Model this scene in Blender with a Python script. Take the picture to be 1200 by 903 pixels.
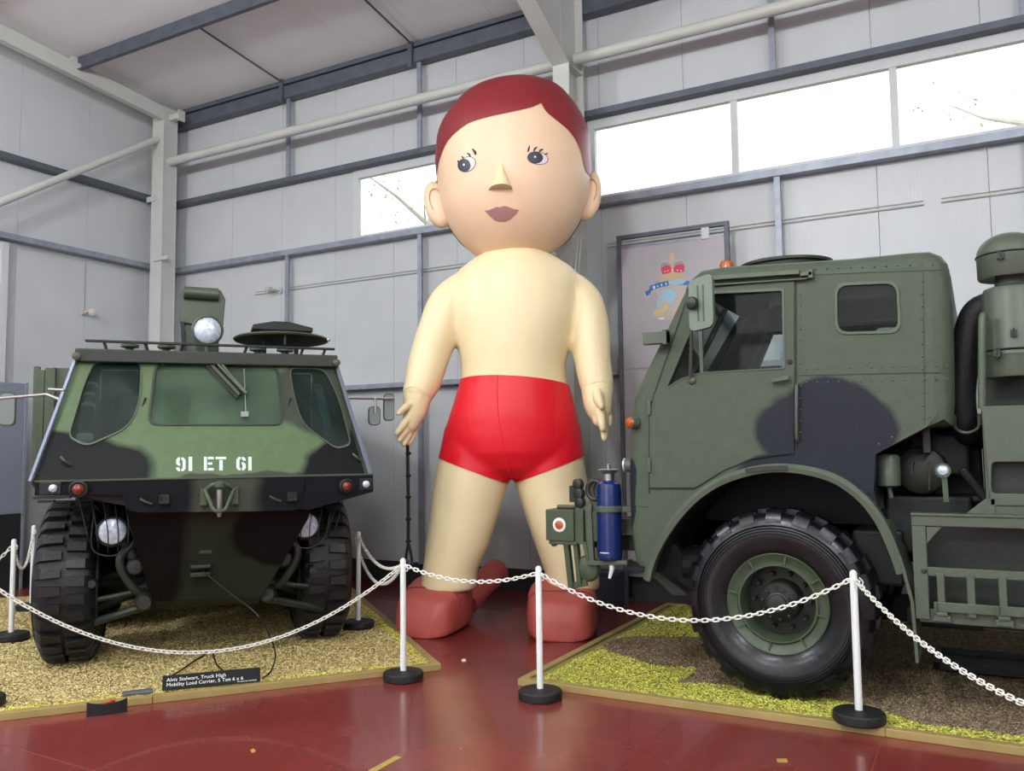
import bpy, bmesh, math, random
from math import sin, cos, pi, radians, sqrt, atan2, floor
from mathutils import Vector, Matrix, noise
from mathutils.geometry import tessellate_polygon
from mathutils.bvhtree import BVHTree
random.seed(7)
for o in list(bpy.data.objects): bpy.data.objects.remove(o)
SC = bpy.context.scene
COL = SC.collection

# ------------------------------------------------------------ camera (solved from the building's straight lines)
YAW, PITCH, ROLL, F, CH = 0.50194, 0.07549, -0.011886, 990.9, 1.65
cf = Vector((-sin(YAW)*cos(PITCH), cos(YAW)*cos(PITCH), sin(PITCH)))
cr = cf.cross(Vector((0, 0, 1))).normalized(); cu = cr.cross(cf)
cR = cr*cos(ROLL)+cu*sin(ROLL); cU = cu*cos(ROLL)-cr*sin(ROLL)
C0 = Vector((0, 0, CH))
cam = bpy.data.cameras.new('camera'); camo = bpy.data.objects.new('camera', cam); COL.objects.link(camo)
cam.sensor_width = 36; cam.lens = F/1200*36; cam.clip_start = .05; cam.clip_end = 300
camo.matrix_world = Matrix(((cR.x, cU.x, -cf.x, 0), (cR.y, cU.y, -cf.y, 0), (cR.z, cU.z, -cf.z, CH), (0, 0, 0, 1)))
SC.camera = camo
# ------------------------------------------------------------ light: bright overcast sky through the windows and the open hall
w = bpy.data.worlds.new('overcast'); SC.world = w; w.use_nodes = True
nt = w.node_tree; bg = nt.nodes['Background']
tc = nt.nodes.new('ShaderNodeTexCoord'); sp = nt.nodes.new('ShaderNodeSeparateXYZ'); rp = nt.nodes.new('ShaderNodeValToRGB')
nt.links.new(tc.outputs['Generated'], sp.inputs[0]); nt.links.new(sp.outputs['Z'], rp.inputs[0]); nt.links.new(rp.outputs[0], bg.inputs[0])
rp.color_ramp.elements[0].position = 0.0; rp.color_ramp.elements[0].color = (.5, .49, .47, 1)
rp.color_ramp.elements[1].position = 0.06; rp.color_ramp.elements[1].color = (.96, .98, 1, 1)
bg.inputs[1].default_value = 1.75
def area_light(loc, rot, sx, sy, power, col):
    l = bpy.data.lights.new('hall_light', 'AREA'); l.shape = 'RECTANGLE'; l.size = sx; l.size_y = sy; l.energy = power; l.color = col
    o = bpy.data.objects.new('hall_light', l); o.location = loc; o.rotation_euler = rot; COL.objects.link(o); return o
def added_lamp(x, y, z, power):          # unseen point lamps added to light the walls and ceiling
    l = bpy.data.lights.new('added_hall_light', 'POINT'); l.energy = power; l.shadow_soft_size = .30; l.color = (.95, .98, 1)
    o = bpy.data.objects.new('added_hall_light', l); o.location = (x, y, z); COL.objects.link(o)
for lx, ly in ((-7.6, 1.2), (-2.2, .6), (3.4, 1.0), (-8.0, -5.0), (-2.2, -5.0), (3.4, -5.0)): added_lamp(lx, ly, 5.9, 255)
SC.view_settings.view_transform = 'Standard'; SC.view_settings.look = 'None'
SC.view_settings.gamma = 1; SC.view_settings.use_curve_mapping = False; SC.view_settings.exposure = 0.82

# ------------------------------------------------------------ pixel -> place helpers (1200 x 903)
def ray(x, y): return cR*((x-600)/F)+cU*((451.5-y)/F)+cf
def onz(x, y, z=0.): d = ray(x, y); return C0+d*((z-CH)/d.z)
def ony(x, y, Y): d = ray(x, y); return C0+d*(Y/d.y)
def onx(x, y, X): d = ray(x, y); return C0+d*(X/d.x)
def onpl(x, y, p, n): d = ray(x, y); return C0+d*((Vector(p)-C0).dot(n)/d.dot(n))
def proj(p):
    q = Vector(p)-C0; t = q.dot(cf); return 600+F*q.dot(cR)/t, 451.5-F*q.dot(cU)/t

# ------------------------------------------------------------ materials
def lin(c):
    return tuple(((v/255)/12.92 if v/255 <= .04045 else ((v/255+.055)/1.055)**2.4) for v in c)+(1,)
def mat(name, rgb, rough=.5, metal=0, var=0., vs=3., bump=0., bs=30., coat=0, emit=0, spec=.5, rgb2=None):
    m = bpy.data.materials.new(name); m.use_nodes = True; t = m.node_tree; b = t.nodes['Principled BSDF']
    c = lin(rgb); b.inputs['Base Color'].default_value = c; b.inputs['Roughness'].default_value = rough; b.inputs['Metallic'].default_value = metal
    b.inputs['Coat Weight'].default_value = coat; b.inputs['Specular IOR Level'].default_value = spec
    if emit: b.inputs['Emission Color'].default_value = c; b.inputs['Emission Strength'].default_value = emit
    g = t.nodes.new('ShaderNodeTexCoord')
    if var or rgb2:
        n = t.nodes.new('ShaderNodeTexNoise'); n.inputs['Scale'].default_value = vs; n.inputs['Detail'].default_value = 6
        t.links.new(g.outputs['Object'], n.inputs['Vector'])
        r = t.nodes.new('ShaderNodeMix'); r.data_type = 'RGBA'
        mr = t.nodes.new('ShaderNodeMapRange'); mr.inputs[1].default_value = .3; mr.inputs[2].default_value = .7
        t.links.new(n.outputs['Fac'], mr.inputs[0]); t.links.new(mr.outputs[0], r.inputs[0])
        if rgb2: r.inputs[6].default_value = c; r.inputs[7].default_value = lin(rgb2)
        else:
            r.inputs[6].default_value = tuple(v*(1-var) for v in c[:3])+(1,); r.inputs[7].default_value = tuple(min(1, v*(1+var)) for v in c[:3])+(1,)
        t.links.new(r.outputs[2], b.inputs['Base Color'])
    if bump:
        n2 = t.nodes.new('ShaderNodeTexNoise'); n2.inputs['Scale'].default_value = bs; n2.inputs['Detail'].default_value = 4
        t.links.new(g.outputs['Object'], n2.inputs['Vector'])
        bp = t.nodes.new('ShaderNodeBump'); bp.inputs['Strength'].default_value = bump; bp.inputs['Distance'].default_value = .02
        t.links.new(n2.outputs['Fac'], bp.inputs['Height']); t.links.new(bp.outputs[0], b.inputs['Normal'])
    return m
def camo(name, base, dark, blobs, rough=.45, axes=(0, 2), soft=.10, third=None, tblobs=()):
    """disruptive paint: blobs = (cx, cz, rx, rz) in the vehicle's own frame"""
    m = mat(name, base, rough, bump=.12, bs=60, spec=.16); t = m.node_tree; b = t.nodes['Principled BSDF']
    g = t.nodes.new('ShaderNodeTexCoord')
    n = t.nodes.new('ShaderNodeTexNoise'); n.inputs['Scale'].default_value = 2.2; n.inputs['Detail'].default_value = 3
    t.links.new(g.outputs['Object'], n.inputs['Vector'])
    nm = t.nodes.new('ShaderNodeVectorMath'); nm.operation = 'MULTIPLY_ADD'; nm.inputs[1].default_value = (.22, .22, .22); 
    t.links.new(n.outputs['Color'], nm.inputs[0]); t.links.new(g.outputs['Object'], nm.inputs[2])
    sx = t.nodes.new('ShaderNodeSeparateXYZ'); t.links.new(nm.outputs[0], sx.inputs[0])
    def field(bl):
        last = None
        for (cx, cz, rx, rz) in bl:
            a = t.nodes.new('ShaderNodeMath'); a.operation = 'MULTIPLY_ADD'; a.inputs[1].default_value = 1/rx; a.inputs[2].default_value = -(cx+.11)/rx
            t.links.new(sx.outputs[axes[0]], a.inputs[0])
            c = t.nodes.new('ShaderNodeMath'); c.operation = 'MULTIPLY_ADD'; c.inputs[1].default_value = 1/rz; c.inputs[2].default_value = -(cz+.11)/rz
            t.links.new(sx.outputs[axes[1]], c.inputs[0])
            a2 = t.nodes.new('ShaderNodeMath'); a2.operation = 'MULTIPLY'; t.links.new(a.outputs[0], a2.inputs[0]); t.links.new(a.outputs[0], a2.inputs[1])
            c2 = t.nodes.new('ShaderNodeMath'); c2.operation = 'MULTIPLY_ADD'; t.links.new(c.outputs[0], c2.inputs[0]); t.links.new(c.outputs[0], c2.inputs[1]); t.links.new(a2.outputs[0], c2.inputs[2])
            if last is None: last = c2
            else:
                k = t.nodes.new('ShaderNodeMath'); k.operation = 'MINIMUM'; t.links.new(last.outputs[0], k.inputs[0]); t.links.new(c2.outputs[0], k.inputs[1]); last = k
        mr = t.nodes.new('ShaderNodeMapRange'); mr.inputs[1].default_value = 1-soft; mr.inputs[2].default_value = 1+soft; mr.inputs[3].default_value = 1; mr.inputs[4].default_value = 0
        t.links.new(last.outputs[0], mr.inputs[0]); return mr
    n3 = t.nodes.new('ShaderNodeTexNoise'); n3.inputs['Scale'].default_value = 14; n3.inputs['Detail'].default_value = 6; t.links.new(g.outputs['Object'], n3.inputs['Vector'])
    mx0 = t.nodes.new('ShaderNodeMix'); mx0.data_type = 'RGBA'; t.links.new(n3.outputs['Fac'], mx0.inputs[0])
    cb = lin(base); mx0.inputs[6].default_value = tuple(v*.85 for v in cb[:3])+(1,); mx0.inputs[7].default_value = tuple(v*1.12 for v in cb[:3])+(1,)
    cur = mx0.outputs[2]
    for colr, bl in ((third, tblobs), (dark, blobs)):
        if not bl: continue
        mx = t.nodes.new('ShaderNodeMix'); mx.data_type = 'RGBA'; t.links.new(field(bl).outputs[0], mx.inputs[0]); t.links.new(cur, mx.inputs[6]); mx.inputs[7].default_value = lin(colr); cur = mx.outputs[2]
    t.links.new(cur, b.inputs['Base Color']); return m
def glass(name, tint, refl=.9, haze=.12, hazec=(150, 160, 150)):
    m = bpy.data.materials.new(name); m.use_nodes = True; t = m.node_tree; t.nodes.clear()
    o = t.nodes.new('ShaderNodeOutputMaterial'); tr = t.nodes.new('ShaderNodeBsdfTransparent'); tr.inputs[0].default_value = lin(tint)
    gl = t.nodes.new('ShaderNodeBsdfGlossy'); gl.inputs['Roughness'].default_value = 0
    df = t.nodes.new('ShaderNodeBsdfDiffuse'); df.inputs[0].default_value = lin(hazec)
    fr = t.nodes.new('ShaderNodeFresnel'); fr.inputs[0].default_value = 1.22
    a = t.nodes.new('ShaderNodeMixShader'); b = t.nodes.new('ShaderNodeMixShader')
    n = t.nodes.new('ShaderNodeTexNoise'); n.inputs['Scale'].default_value = 3; g = t.nodes.new('ShaderNodeTexCoord'); t.links.new(g.outputs['Object'], n.inputs[0])
    mu = t.nodes.new('ShaderNodeMath'); mu.operation = 'MULTIPLY'; mu.inputs[1].default_value = haze*2; t.links.new(n.outputs['Fac'], mu.inputs[0])
    t.links.new(mu.outputs[0], a.inputs[0]); t.links.new(tr.outputs[0], a.inputs[1]); t.links.new(df.outputs[0], a.inputs[2])
    t.links.new(fr.outputs[0], b.inputs[0]); t.links.new(a.outputs[0], b.inputs[1]); t.links.new(gl.outputs[0], b.inputs[2]); t.links.new(b.outputs[0], o.inputs[0])
    return m
M = {}
M['steel_white'] = mat('cream_painted_steel', (196, 198, 192), .4, var=.04)
M['galv'] = mat('galvanised_steel', (146, 152, 164), .4, .3, var=.15, vs=9)
M['galv_dark'] = mat('dull_galvanised_steel', (92, 98, 108), .5, .3, var=.15, vs=6)
M['frame'] = mat('window_frame_paint', (200, 203, 205), .4)
M['conduit'] = mat('white_plastic_conduit', (190, 188, 184), .5)
M['plinth'] = mat('dark_wall_plinth', (52, 54, 58), .6)
M['black_metal'] = mat('black_metal', (22, 22, 24), .5)
M['black_rubber'] = mat('black_rubber', (17, 18, 21), .6, bump=.2, bs=40)
M['base_rubber'] = mat('post_base_rubber', (26, 28, 28), .55, bump=.3, bs=60)
M['post'] = mat('white_post_plastic', (222, 226, 224), .4)
M['chain'] = mat('white_chain_plastic', (235, 235, 225), .4)
M['tyre'] = mat('tyre_rubber', (24, 25, 27), .5, bump=.25, bs=35, var=.25, vs=5)
M['tyre2'] = mat('polished_tyre_rubber', (15, 17, 22), .27, bump=.1, bs=25, var=.2, vs=4)
M['kerb'] = mat('painted_timber_kerb', (156, 136, 84), .55, var=.12, vs=5)
M['pale_glass'] = glass('window_pane_glass', (246, 248, 250), haze=.01)
M['cab_glass'] = glass('dust_and_glare_windscreen', (190, 200, 196), haze=.36, hazec=(104, 128, 104))  # green windscreen reflection and dirt, both put into the haze colour
M['side_glass'] = glass('hazy_corner_glass', (190, 200, 200), haze=.14, hazec=(84, 104, 96))  # greenish diffuse haze over the corner panes
M['clear_glass'] = glass('cab_side_glass', (222, 230, 228), haze=.012)
M['lens'] = mat('silvered_lamp_lens', (196, 206, 220), .22, .25, var=.3, vs=40)
M['amber'] = mat('amber_lens', (170, 80, 30), .2, coat=.3)
M['red_lens'] = mat('red_lens', (120, 42, 26), .2, coat=.3)
M['chrome'] = mat('worn_bright_metal', (170, 172, 170), .3, .9)
M['olive'] = mat('olive_drab_paint', (66, 78, 58), .45, var=.1, vs=8, bump=.1)
M['dolive'] = mat('dark_olive_paint', (36, 41, 33), .5, var=.12, vs=8, bump=.1)
M['tgreen'] = mat('truck_green_paint', (76, 86, 72), .42, var=.06, vs=6, bump=.08)
M['chassis'] = mat('chassis_black_paint', (20, 22, 22), .6)
M['interior'] = mat('cab_interior_paint', (26, 30, 27), .6)
M['seat'] = mat('seat_vinyl', (26, 27, 28), .5)
M['blue'] = mat('blue_cylinder_paint', (18, 40, 96), .25, coat=.4)
M['white'] = mat('white_paint', (225, 228, 222), .5)
M['cable'] = mat('black_cable', (20, 20, 21), .5)

# ------------------------------------------------------------ mesh builder
def frame_of(d):
    d = Vector(d).normalized(); a = Vector((0, 0, 1)) if abs(d.z) < .9 else Vector((1, 0, 0))
    x = a.cross(d).normalized(); return x, d.cross(x)
class MB:
    def __init__(s): s.v = []; s.f = []; s.m = []
    def add(s, vs, fs, mi=0):
        k = len(s.v); s.v += [Vector(p) for p in vs]; s.f += [tuple(i+k for i in f) for f in fs]; s.m += [mi]*len(fs); return s
    def box(s, x0, x1, y0, y1, z0, z1, mi=0):
        return s.add([(x, y, z) for x in (x0, x1) for y in (y0, y1) for z in (z0, z1)], [(0, 1, 3, 2), (4, 6, 7, 5), (0, 4, 5, 1), (2, 3, 7, 6), (0, 2, 6, 4), (1, 5, 7, 3)], mi)
    def bar(s, a, b, wx, wy, up=(0, 0, 1), mi=0):
        a = Vector(a); b = Vector(b); d = (b-a).normalized(); u = Vector(up)
        x = d.cross(u); x = x.normalized() if x.length > 1e-4 else frame_of(d)[0]; y = x.cross(d)
        vs = [p+x*(i*wx/2)+y*(j*wy/2) for p in (a, b) for i in (-1, 1) for j in (-1, 1)]
        return s.add(vs, [(0, 1, 3, 2), (4, 6, 7, 5), (0, 4, 5, 1), (2, 3, 7, 6), (0, 2, 6, 4), (1, 5, 7, 3)], mi)
    def tube(s, pts, r, n=10, cap=True, mi=0):
        pts = [Vector(p) for p in pts]; rs = r if isinstance(r, (list, tuple)) else [r]*len(pts)
        k = len(s.v); x = None
        for i, p in enumerate(pts):
            d = (pts[min(i+1, len(pts)-1)]-pts[max(i-1, 0)]).normalized()
            if x is None: x = frame_of(d)[0]
            x = (x-d*x.dot(d)).normalized(); y = d.cross(x)
            s.v += [p+(x*cos(2*pi*j/n)+y*sin(2*pi*j/n))*rs[i] for j in range(n)]
        F_ = [(k+i*n+j, k+i*n+(j+1) % n, k+(i+1)*n+(j+1) % n, k+(i+1)*n+j) for i in range(len(pts)-1) for j in range(n)]
        if cap: F_ += [tuple(k+j for j in reversed(range(n))), tuple(k+(len(pts)-1)*n+j for j in range(n))]
        s.f += F_; s.m += [mi]*len(F_); return s
    def lathe(s, c, ax, prof, n=24, mi=0, close=True):
        """prof = (r, t) along axis ax from point c"""
        c = Vector(c); ax = Vector(ax).normalized(); x, y = frame_of(ax); k = len(s.v)
        for (r, t) in prof: s.v += [c+ax*t+(x*cos(2*pi*j/n)+y*sin(2*pi*j/n))*r for j in range(n)]
        F_ = [(k+i*n+j, k+i*n+(j+1) % n, k+(i+1)*n+(j+1) % n, k+(i+1)*n+j) for i in range(len(prof)-1) for j in range(n)]
        if close: F_ += [tuple(k+j for j in reversed(range(n))), tuple(k+(len(prof)-1)*n+j for j in range(n))]
        s.f += F_; s.m += [mi]*len(F_); return s
    def plate(s, outer, holes, fn, th, mi=0):
        """flat plate with holes; outlines 2-D; fn(a, b, depth) -> 3-D"""
        loops = [outer]+list(holes); flat = [p for l in loops for p in l]; N = len(flat)
        tri = tessellate_polygon([[Vector((p[0], p[1], 0)) for p in l] for l in loops])
        k = len(s.v); s.v += [Vector(fn(p[0], p[1], 0)) for p in flat]+[Vector(fn(p[0], p[1], th)) for p in flat]
        F_ = [tuple(k+i for i in t) for t in tri]+[tuple(k+N+i for i in reversed(t)) for t in tri]; o = 0
        for l in loops:
            n = len(l); F_ += [(k+o+i, k+o+(i+1) % n, k+N+o+(i+1) % n, k+N+o+i) for i in range(n)]; o += n
        s.f += F_; s.m += [mi]*len(F_); return s
    def grid(s, rows, closed=True, mi=0, caps=True):
        k = len(s.v); n = len(rows[0])
        for r in rows: s.v += [Vector(p) for p in r]
        F_ = [(k+i*n+j, k+i*n+(j+1) % n, k+(i+1)*n+(j+1) % n, k+(i+1)*n+j) for i in range(len(rows)-1) for j in range(n if closed else n-1)]
        if caps and closed: F_ += [tuple(k+j for j in reversed(range(n))), tuple(k+(len(rows)-1)*n+j for j in range(n))]
        s.f += F_; s.m += [mi]*len(F_); return s
    def build(s, name, m, parent=None, smooth=False, bevel=0, loc=None, seg=2):
        me = bpy.data.meshes.new(name); me.from_pydata([tuple(p) for p in s.v], [], s.f)
        for mm in (m if isinstance(m, (list, tuple)) else [m]): me.materials.append(mm)
        me.polygons.foreach_set('material_index', s.m)
        bm = bmesh.new(); bm.from_mesh(me); bmesh.ops.recalc_face_normals(bm, faces=bm.faces); bm.to_mesh(me); bm.free()
        if smooth:
            me.polygons.foreach_set('use_smooth', [True]*len(me.polygons))
            try: me.set_sharp_from_angle(angle=radians(smooth if smooth > 1 else 40))
            except Exception: pass
        me.update()
        o = bpy.data.objects.new(name, me); COL.objects.link(o)
        if parent: o.parent = parent
        if loc is not None: o.location = loc
        if bevel:
            b = o.modifiers.new('bevel', 'BEVEL'); b.width = bevel; b.segments = seg; b.limit_method = 'ANGLE'; b.angle_limit = radians(40)
        return o
def tag(o, label=None, cat=None, group=None, kind=None):
    if label: o['label'] = label
    if cat: o['category'] = cat
    if group: o['group'] = group
    if kind: o['kind'] = kind
    return o
def empty(name, loc=(0, 0, 0), rz=0, **k):
    o = bpy.data.objects.new(name, None); COL.objects.link(o); o.location = loc; o.rotation_euler = (0, 0, rz); o.empty_display_size = .1
    return tag(o, **k)
def rounded(pts, r, n=5):
    out = []; N = len(pts)
    for i in range(N):
        p = Vector(pts[i][:2]); a = Vector(pts[i-1][:2])-p; b = Vector(pts[(i+1) % N][:2])-p
        rr = r[i] if isinstance(r, (list, tuple)) else r; rr = min(rr, a.length*.45, b.length*.45)
        p0 = p+a.normalized()*rr; p1 = p+b.normalized()*rr
        for k in range(n+1):
            t = k/n; q = p0*(1-t)**2+p*2*t*(1-t)+p1*t*t; out.append((q.x, q.y))
    return out
def smoothpath(pts, n=8):
    pts = [Vector(p) for p in pts]; out = []
    for i in range(len(pts)-1):
        a = pts[max(i-1, 0)]; b = pts[i]; c = pts[i+1]; d = pts[min(i+2, len(pts)-1)]
        for k in range(n):
            t = k/n; out.append(.5*((2*b)+(c-a)*t+(2*a-5*b+4*c-d)*t*t+(3*b-a-3*c+d)*t**3))
    return out+[pts[-1]]
def text_mb(mb, body, fn, size, mi=0, width=None):
    cu_ = bpy.data.curves.new('lettering', 'FONT'); cu_.body = body; cu_.size = size; cu_.resolution_u = 3
    o = bpy.data.objects.new('lettering', cu_); COL.objects.link(o); bpy.context.view_layer.update()
    me = bpy.data.meshes.new_from_object(o.evaluated_get(bpy.context.evaluated_depsgraph_get()))
    sx = 1
    if width: sx = width/max(v.co.x for v in me.vertices)
    mb.add([fn(v.co.x*sx, v.co.y) for v in me.vertices], [tuple(p.vertices) for p in me.polygons], mi)
    bpy.data.objects.remove(o); bpy.data.curves.remove(cu_); bpy.data.meshes.remove(me)
def dup(root, loc, rz=None, **k):
    r = root.copy(); COL.objects.link(r); r.location = loc
    if rz is not None: r.rotation_euler.z = rz
    for ch in list(root.children):
        c = ch.copy(); COL.objects.link(c); c.parent = r
        for g in ch.children:
            d = g.copy(); COL.objects.link(d); d.parent = c
    return tag(r, **k)

# ============================================================ THE HALL
YW, XL = 8.87, -10.95
XR, YF = 7.0, -10.0
def zc(y): return 6.93+.08*(YW-max(y, -.6-(y+.6)))                # underside of the roof sheets
fm = mat('red_floor_paint', (120, 50, 46), .2, var=.16, vs=1.3, coat=.2)
t_ = fm.node_tree; b_ = t_.nodes['Principled BSDF']; g_ = t_.nodes.new('ShaderNodeTexCoord')
n_ = t_.nodes.new('ShaderNodeTexNoise'); n_.inputs['Scale'].default_value = 1.6; n_.inputs['Detail'].default_value = 2; t_.links.new(g_.outputs['Object'], n_.inputs['Vector'])
r_ = t_.nodes.new('ShaderNodeMapRange'); r_.inputs[3].default_value = .14; r_.inputs[4].default_value = .34; t_.links.new(n_.outputs['Fac'], r_.inputs[0]); t_.links.new(r_.outputs[0], b_.inputs['Roughness'])
floor_ = MB().box(XL-.1, XR, YF, YW+.1, -.12, 0).build('floor', fm); tag(floor_, kind='structure')
# faint saw-cut joint in the painted floor, lower right, and two others
jm = mat('floor_joint_filler', (126, 62, 46), .4)
for a, b in (((1033, 860), (1019, 903)), ((0, 871), (110, 903))):
    p, q = onz(*a, 0), onz(*b, 0); d = (q-p).normalized(); q = p+d*1.2
    if a[0] == 1033: p = onz(1034, 866)
    o = MB().bar(p+Vector((0, 0, .0006)), q+Vector((0, 0, .0006)), .008, .0012).build('floor_joint', jm, floor_)
wm = mat('ribbed_wall_panel_paint', (194, 198, 200), .38, .0, var=.03, vs=2)
t_ = wm.node_tree; b_ = t_.nodes['Principled BSDF']; g_ = t_.nodes.new('ShaderNodeTexCoord')
wv = t_.nodes.new('ShaderNodeTexWave'); wv.inputs['Scale'].default_value = 9; mp = t_.nodes.new('ShaderNodeMapping')
t_.links.new(g_.outputs['Object'], mp.inputs[0]); mp.inputs['Scale'].default_value = (1, 1, .001); t_.links.new(mp.outputs[0], wv.inputs[0])
bp_ = t_.nodes.new('ShaderNodeBump'); bp_.inputs['Strength'].default_value = .10; bp_.inputs['Distance'].default_value = .004
t_.links.new(wv.outputs['Fac'], bp_.inputs['Height']); t_.links.new(bp_.outputs[0], b_.inputs['Normal'])
M['wall'] = wm
joints = [XL, -10.58, -9.59, -8.6, -7.61, -6.62, -5.63, -4.65, -3.67, -2.67, -1.69, -.75, .2, 1.18, 2.16, 3.14, 4.12, 5.1, 6.08, XR]
WIN_L, WIN_B, WIN_T = -7.3, 4.47, 5.50
wb = tag(MB().box(XL, XR, YW+.08, YW+.11, 0, WIN_B).box(XL, XR, YW+.08, YW+.11, WIN_T, 7.05).box(XL, WIN_L, YW+.08, YW+.11, WIN_B, WIN_T).build('wall_back', M['wall']), kind='structure')
g = .0018
for i in range(len(joints)-1):
    a, b = joints[i]+g, joints[i+1]-g
    MB().box(a, b, YW, YW+.078, 0, WIN_B).build('wall_panel', M['wall'], wb, bevel=.002)
    MB().box(a, b, YW, YW+.078, WIN_T, zc(YW)+.02).build('wall_panel', M['wall'], wb, bevel=.002)
    if a < WIN_L-.3:
        MB().box(a, min(b, WIN_L), YW, YW+.078, WIN_B+.002, WIN_T-.002).build('wall_panel', M['wall'], wb, bevel=.004)
wl = tag(MB().box(XL-.11, XL-.08, YF, YW+.1, 0, 7.8).build('wall_left', M['wall']), kind='structure')
yj = [YW]+[8.44-.985*k for k in range(0, 19)]
for i in range(len(yj)-1):
    MB().box(XL-.078, XL, yj[i+1]+g, yj[i]-g, 0, zc(yj[i])-.01).build('wall_panel', M['wall'], wl, bevel=.004)
tag(MB().box(XL, XR, YW-.02, YW-.001, 0, .25).build('baseboard_back', M['plinth']), kind='structure')
tag(MB().box(XL+.001, XL+.02, YF, YW-.03, 0, .25).build('baseboard_left', M['plinth']), kind='structure')
# ceiling sheets
cm = mat('roof_liner_sheet', (240, 241, 241), .6, var=.03, vs=1.5)
YM = -.6
ce = MB()
for y0, y1 in ((YM, YW), (YF, YM)):
    ce.add([(XL-.1, y0, zc(y0)+.04), (XR+.1, y0, zc(y0)+.04), (XR+.1, y1, zc(y1)+.04), (XL-.1, y1, zc(y1)+.04), (XL-.1, y0, zc(y0)+.1), (XR+.1, y0, zc(y0)+.1), (XR+.1, y1, zc(y1)+.1), (XL-.1, y1, zc(y1)+.1)],
       [(0, 1, 2, 3), (4, 5, 6, 7), (0, 1, 5, 4), (2, 3, 7, 6), (1, 2, 6, 5), (0, 3, 7, 4)])
ceo = tag(ce.build('ceiling', cm), kind='structure')
x = XL
while x < XR:
    x2 = min(x+1.0, XR)
    for y0, y1 in ((YM+.002, YW), (YF, YM-.002)):
        MB().add([(x+.0012, y0, zc(y0)), (x2-.0012, y0, zc(y0)), (x2-.0012, y1, zc(y1)), (x+.0012, y1, zc(y1)), (x+.0012, y0, zc(y0)+.035), (x2-.0012, y0, zc(y0)+.035), (x2-.0012, y1, zc(y1)+.035), (x+.0012, y1, zc(y1)+.035)],
             [(3, 2, 1, 0), (4, 5, 6, 7), (0, 1, 5, 4), (2, 3, 7, 6), (1, 2, 6, 5), (0, 3, 7, 4)]).build('ceiling_sheet', cm, ceo)
    x = x2
# the rest of the hall behind the camera: right and front walls, window band and an open roller door
tag(MB().box(XR, XR+.1, YF, YW+.1, 0, 7.7).build('wall_right', M['wall']), kind='structure')
fw = MB().box(XL-.1, -5.2, YF-.1, YF, 0, 4.5).box(-.2, XR+.1, YF-.1, YF, 0, 4.5).box(XL-.1, XR+.1, YF-.1, YF, 5.5, 7.3).box(XL-.1, XL+.5, YF-.1, YF, 4.5, 5.5).box(XR-.5, XR+.1, YF-.1, YF, 4.5, 5.5).box(-5.2, -.2, YF-.1, YF, 4.2, 4.5)
tag(fw.build('wall_front', M['wall']), kind='structure')
tag(MB().box(-30, 30, YF-30, YF-.12, -.3, -.06).build('ground', mat('concrete_apron', (150, 148, 142), .8, var=.1)), kind='structure')
# rails along both walls
def trim(n, mb, m='galv', **k): return tag(mb.build('trim_%d' % n, M[m], **k), kind='structure')
YR = 8.72
def rail_back(n, z0, h, x0=XL+.02, x1=XR, m='galv'):
    mb = MB().box(x0, x1, YR, YR+.006, z0, z0+h).box(x0, x1, YR+.006, YW-.002, z0+h-.006, z0+h).box(x0, x1, YR+.006, YW-.002, z0, z0+.006)
    return trim(n, mb, m)
def rb(z, Y=YR, Y0=8.85): return CH+(z-CH)*Y/Y0
rail_back(1, 4.405, .075)
rail_back(2, 5.45, .07, m='galv_dark')
rail_back(3, 2.46, .06)
trim(4, MB().box(XL+.02, XR, 8.70, 8.706, 6.665, 6.84).box(XL+.02, XR, 8.706, 8.84, 6.834, 6.84).box(XL+.02, XR, 8.706, 8.84, 6.665, 6.671).box(XL+.02, XR, 8.70, 8.76, 6.87, 6.93), 'galv_dark')
def rail_left(n, z0, h, m):
    X = XL+.15
    return trim(n, MB().box(X-.006, X, YF, 8.7, z0, z0+h).box(XL+.002, X-.006, YF, 8.7, z0+h-.006, z0+h).box(XL+.002, X-.006, YF, 8.7, z0, z0+.006), m)
rail_left(5, 4.43, .075, 'galv'); rail_left(6, 5.47, .08, 'galv_dark')
# vertical hangers between the rails
k = 7
for hx in (-8.38, -6.12, -1.68, .54, 2.75, 4.95):
    trim(k, MB().box(hx-.03, hx+.03, YR+.02, YR+.06, 5.52, 6.665), 'galv'); k += 1
    trim(k, MB().box(hx-.03, hx+.03, YR+.02, YR+.06, .25, 4.405), 'galv'); k += 1
# steel frame
def steel(mb, m='steel_white', **kk): return tag(mb.build('steel_member', M[m], **kk), kind='structure')
# corner column with its cap plate, I-section
CX0, CX1, CY0, CY1 = -10.72, -10.47, 8.33, 8.58
tag(MB().box(CX0, CX1, CY0, CY0+.014, 0, 6.86).box(CX0, CX1, CY1-.014, CY1, 0, 6.86).box((CX0+CX1)/2-.006, (CX0+CX1)/2+.006, CY0+.014, CY1-.014, 0, 6.86)
    .box(CX1-.03, CX1-.01, CY0+.014, CY1-.014, 0, 6.86).build('steel_column', M['steel_white'], bevel=.003), kind='structure')
# gable rafter along the left wall
def zr(y): return zc(y)-.13
def rafter(x0, x1, ya, yb, dep, m='steel_white'):
    vs = [(x, y, zr(y)-d) for x in (x0, x1) for y in (ya, yb) for d in (dep, 0)]
    return steel(MB().add(vs, [(0, 1, 3, 2), (4, 6, 7, 5), (0, 4, 5, 1), (2, 3, 7, 6), (0, 2, 6, 4), (1, 5, 7, 3)]), m)
rafter(-10.58, -10.47, -.6, CY0, .20)
steel(MB().box(-10.47, -10.25, 8.42, 8.50, 6.66, 6.74).box(-10.26, -10.24, 8.40, 8.52, 6.62, 6.78))
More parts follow.
